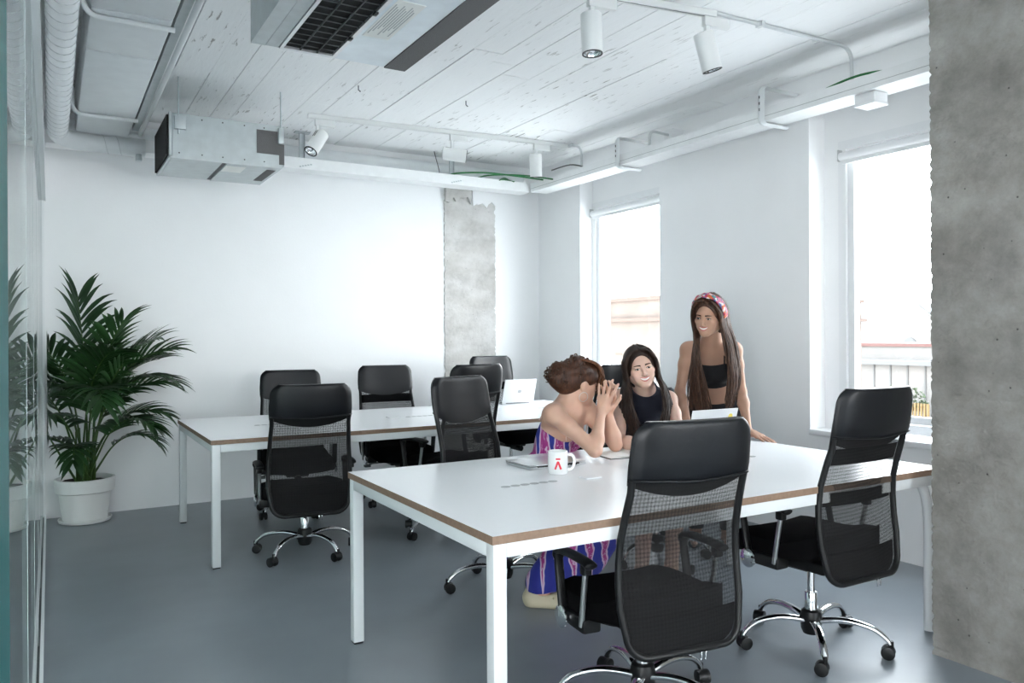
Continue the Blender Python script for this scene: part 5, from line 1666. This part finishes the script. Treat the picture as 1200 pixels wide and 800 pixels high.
# headband
m_band = mat('patterned_headband', (.6, .1, .2), .7)
tcn = N(m_band, 'ShaderNodeTexCoord'); vor = N(m_band, 'ShaderNodeTexVoronoi', Scale=62.0); L(m_band, tcn.outputs['Object'], vor.inputs['Vector'])
sx = N(m_band, 'ShaderNodeSeparateColor'); L(m_band, vor.outputs['Color'], sx.inputs[0])
rb_ = ramp(m_band, (0, (.42, .03, .10)), (.25, (.52, .16, .25)), (.42, (.05, .10, .30)), (.58, (.60, .55, .52)), (.72, (.55, .12, .04)), (.88, (.04, .20, .22)))
rb_.color_ramp.interpolation = 'CONSTANT'
L(m_band, sx.outputs[0], rb_.inputs[0]); L(m_band, rb_.outputs[0], PB(m_band).inputs['Base Color'])
hbm = MB()
def band(u, v):
    a = R(-108 + 216 * u)
    e = abs(2 * u - 1)
    w_ = (v - .5) * .056 * (1 - .35 * e ** 2)
    rad = 1.0 - .10 * max(0, w_ / .028) ** 1.5
    x = math.sin(a) * .103 * rad; z = .028 + math.cos(a) * .113 * rad
    y = .052 - .060 * e ** 1.3 + w_
    tw = .003 * math.sin(9 * u * PI + v * 5)
    return tuple(hd3.w((x * (1 + tw), y, z + tw)))
hbm.grid(band, 36, 8, thick=.004)
hbm.build('headband', m_band, p3, smooth=180)
for q in (1, -1):
    c_ = Vector((q * .079, -.002, -.052))
    MB().tube([hd3.w(c_ + Vector((0, .009 * math.cos(a), .016 * math.sin(a)))) for a in [2 * PI * k / 18 for k in range(18)]], .0014, 6, closed=True).build('earring', M['satin'], p3, smooth=180)
for d_, fx in ((ra, -.3), (la, -.2)):
    g = Vector((d_.x, d_.y, 0)); dd = plan_dir(fx, -1).normalized()
    MB().tube([g - dd * .06 + UPW * .022, g + dd * .03 + UPW * .022, g + dd * .12 + UPW * .02, g + dd * .165 + UPW * .018], [.036, .040, .042, .022], 14, squash=(.5, 1.0)).build('shoe', M['leather'], p3, smooth=180)
# ------------------------------------------------------------------ outside: roofs and houses beyond the windows
M['o_ground'] = mat('roofscape_ground', (.60, .59, .57), .9)
M['o_white'] = mat('darkened_white_render', (.105, .10, .095), .9, var=.10, vscale=.8)  # white render, colour darkened so the bright daylight does not wash it out
M['o_brick'] = mat('ochre_facade', (.070, .055, .046), .9, var=.16, vscale=1.6)
M['o_brick2'] = mat('ochre_cornice', (.058, .038, .030), .9)
M['o_tile'] = mat('red_roof_edge', (.075, .036, .032), .9)
M['o_grey'] = mat('grey_roof_sheet', (.062, .062, .062), .8)
M['o_green'] = mat('terrace_plants', (.03, .045, .02), .9, var=.5, vscale=6)
M['o_orange'] = mat('orange_balustrade', (.085, .05, .012), .8)
M['o_hill'] = mat('hazy_hill', (.060, .064, .067), 1.0)
M['o_glass'] = mat('dark_far_glass', (.05, .055, .06), .3)
g = MB().box((XW + 4, -120, -14.2), (420, 420, -14)).box((-60, -120, -14.2), (XW + 4, YF - 4, -14)).build('outside_ground', M['o_ground'], smooth=0); g['kind'] = 'structure'
hl = MB()
hl.grid(lambda u, v: (300 + 60 * v, -60 + 420 * u, -14 + (24 + 7 * math.sin(9 * u) + 4 * math.sin(23 * u + 1)) * math.sin(PI * v / 2)), 40, 6)
h_ = hl.build('hills', M['o_hill'], smooth=180); h_['kind'] = 'structure'
# ochre house seen through the far window
t = thing('house', 'ochre house with a dark cornice beyond the far window', 'building', (12.0, 13.2, 0))
MB().box((0, 0, -14), (6.5, 5.4, 2.15)).build('facade', M['o_brick'], t, smooth=0)
MB().box((-.10, -.10, 1.66), (6.6, 5.5, 1.74)).build('cornice', M['o_brick2'], t, smooth=0)
MB().box((-.06, -.06, 2.15), (6.56, 5.46, 2.24)).build('roof_edge', M['o_brick2'], t, smooth=0)
for y_ in (.55, 2.1, 3.7):
    w = MB().box((-.03, y_, -.75), (.02, y_ + .75, .55)).build('window', M['o_white'], t, smooth=0)
    MB().box((-.05, y_ + .06, -.68), (-.031, y_ + .69, .48)).build('window_pane', M['o_glass'], w, smooth=0)
for k in range(9):
    MB().box((-.012, .1 + .6 * k, .75 + .1 * (k % 2)), (.0, .35 + .6 * k, .80 + .1 * (k % 2))).build('wall_tie', M['o_brick2'], t, smooth=0)
# terrace house seen through the near window
t = thing('house', 'pale terrace house with a red roof edge beyond the near window', 'building', (40, 22.5, 0))
MB().box((0, 0, -14), (12, 9, -.35)).build('facade', M['o_white'], t, smooth=0)
MB().box((-.5, -.2, -.35), (12, 9.2, -.12)).build('roof_sheet', M['o_grey'], t, smooth=0)
MB().box((1.5, -.2, -.12), (12, 9.2, .62)).build('parapet', M['o_white'], t, smooth=0)
MB().box((1.4, -.3, .62), (12, 9.3, .80)).build('red_coping', M['o_tile'], t, smooth=0)
for k in range(9): MB().box((-.06, .2 + 1.0 * k, -2.2), (-.001, .28 + 1.0 * k, -.36)).build('pilaster', M['o_grey'], t, smooth=0)
for k in range(14): MB().box((-1.45, 1.2 + .17 * k, -3.0), (-1.35, 1.29 + .17 * k, -2.25)).build('baluster', M['o_orange'], t, smooth=0)
MB().box((-1.5, -.2, -14), (-.001, 9.2, -3.0)).build('terrace', M['o_white'], t, smooth=0)
t = thing('house', 'white gabled house with a slanting roof edge behind the terrace house', 'building', (60, 32, 0))
hp = [(0, 0), (9.5, 0), (9.5, 1.8), (5.5, 4.4), (0, .4)]
MB().add([(0, y, -1 + z) for y, z in hp] + [(14, y, -1 + z) for y, z in hp], [(0, 1, 2, 3, 4), (9, 8, 7, 6, 5), (0, 5, 6, 1), (1, 6, 7, 2), (4, 9, 5, 0)]).box((.0, 0, -14), (14, 9.5, -1.0)).build('gable_wall', M['o_white'], t, smooth=0)
MB().add([(-.3, -.3, -.75), (14, -.3, -.75), (14, 5.5, 3.55), (-.3, 5.5, 3.55), (-.3, -.3, -.55), (14, -.3, -.55), (14, 5.5, 3.75), (-.3, 5.5, 3.75)], [(0, 1, 2, 3), (7, 6, 5, 4), (0, 4, 5, 1), (1, 5, 6, 2), (2, 6, 7, 3), (3, 7, 4, 0)]).build('roof', M['o_grey'], t, smooth=0)
for y_ in (3.0, 6.4):
    MB().lathe([(.0, 0), (.55, 0), (.55, .12), (.0, .12)], 18, cap=False, xf=Matrix.Translation((-.01, y_, .5)) @ Matrix.Rotation(R(-90), 4, 'Y')).build('round_window', M['o_grey'], t)
t = thing('house', 'low white block with dark windows under the hazy hill', 'building', (85, 38, 0))
MB().box((0, 0, -14), (10, 16, 2.6)).build('facade', M['o_white'], t, smooth=0)
for k in range(7): MB().box((-.06, .8 + 2.1 * k, 1.0), (-.001, 2.0 + 2.1 * k, 2.0)).build('window', M['o_grey'], t, smooth=0)
bs = bmesh.new(); ro = random.Random(4)
pl = thing('terrace_bush', 'green bush in the planter on the sunny terrace outside', 'bush', (38.9, 25.0, -3.0))
bm_ = MB()
for k in range(60):
    c = Vector((ro.uniform(-.25, .25), ro.uniform(-.9, .9), ro.uniform(.2, 1.5)))
    for q in range(5):
        d = Vector((ro.uniform(-1, 1), ro.uniform(-1, 1), ro.uniform(-.3, 1))).normalized() * ro.uniform(.12, .25)
        s_ = Vector((-d.y, d.x, .05)) * .35
        bm_.add([c, c + d * .5 + s_, c + d, c + d * .5 - s_], [(0, 1, 2, 3)])
tag(bm_.build('foliage', M['o_green'], pl, smooth=0, fix=False), kind='stuff')
MB().rbox((-.3, -1.0, 0), (.3, 1.0, .35), .03).build('planter', M['o_white'], pl)
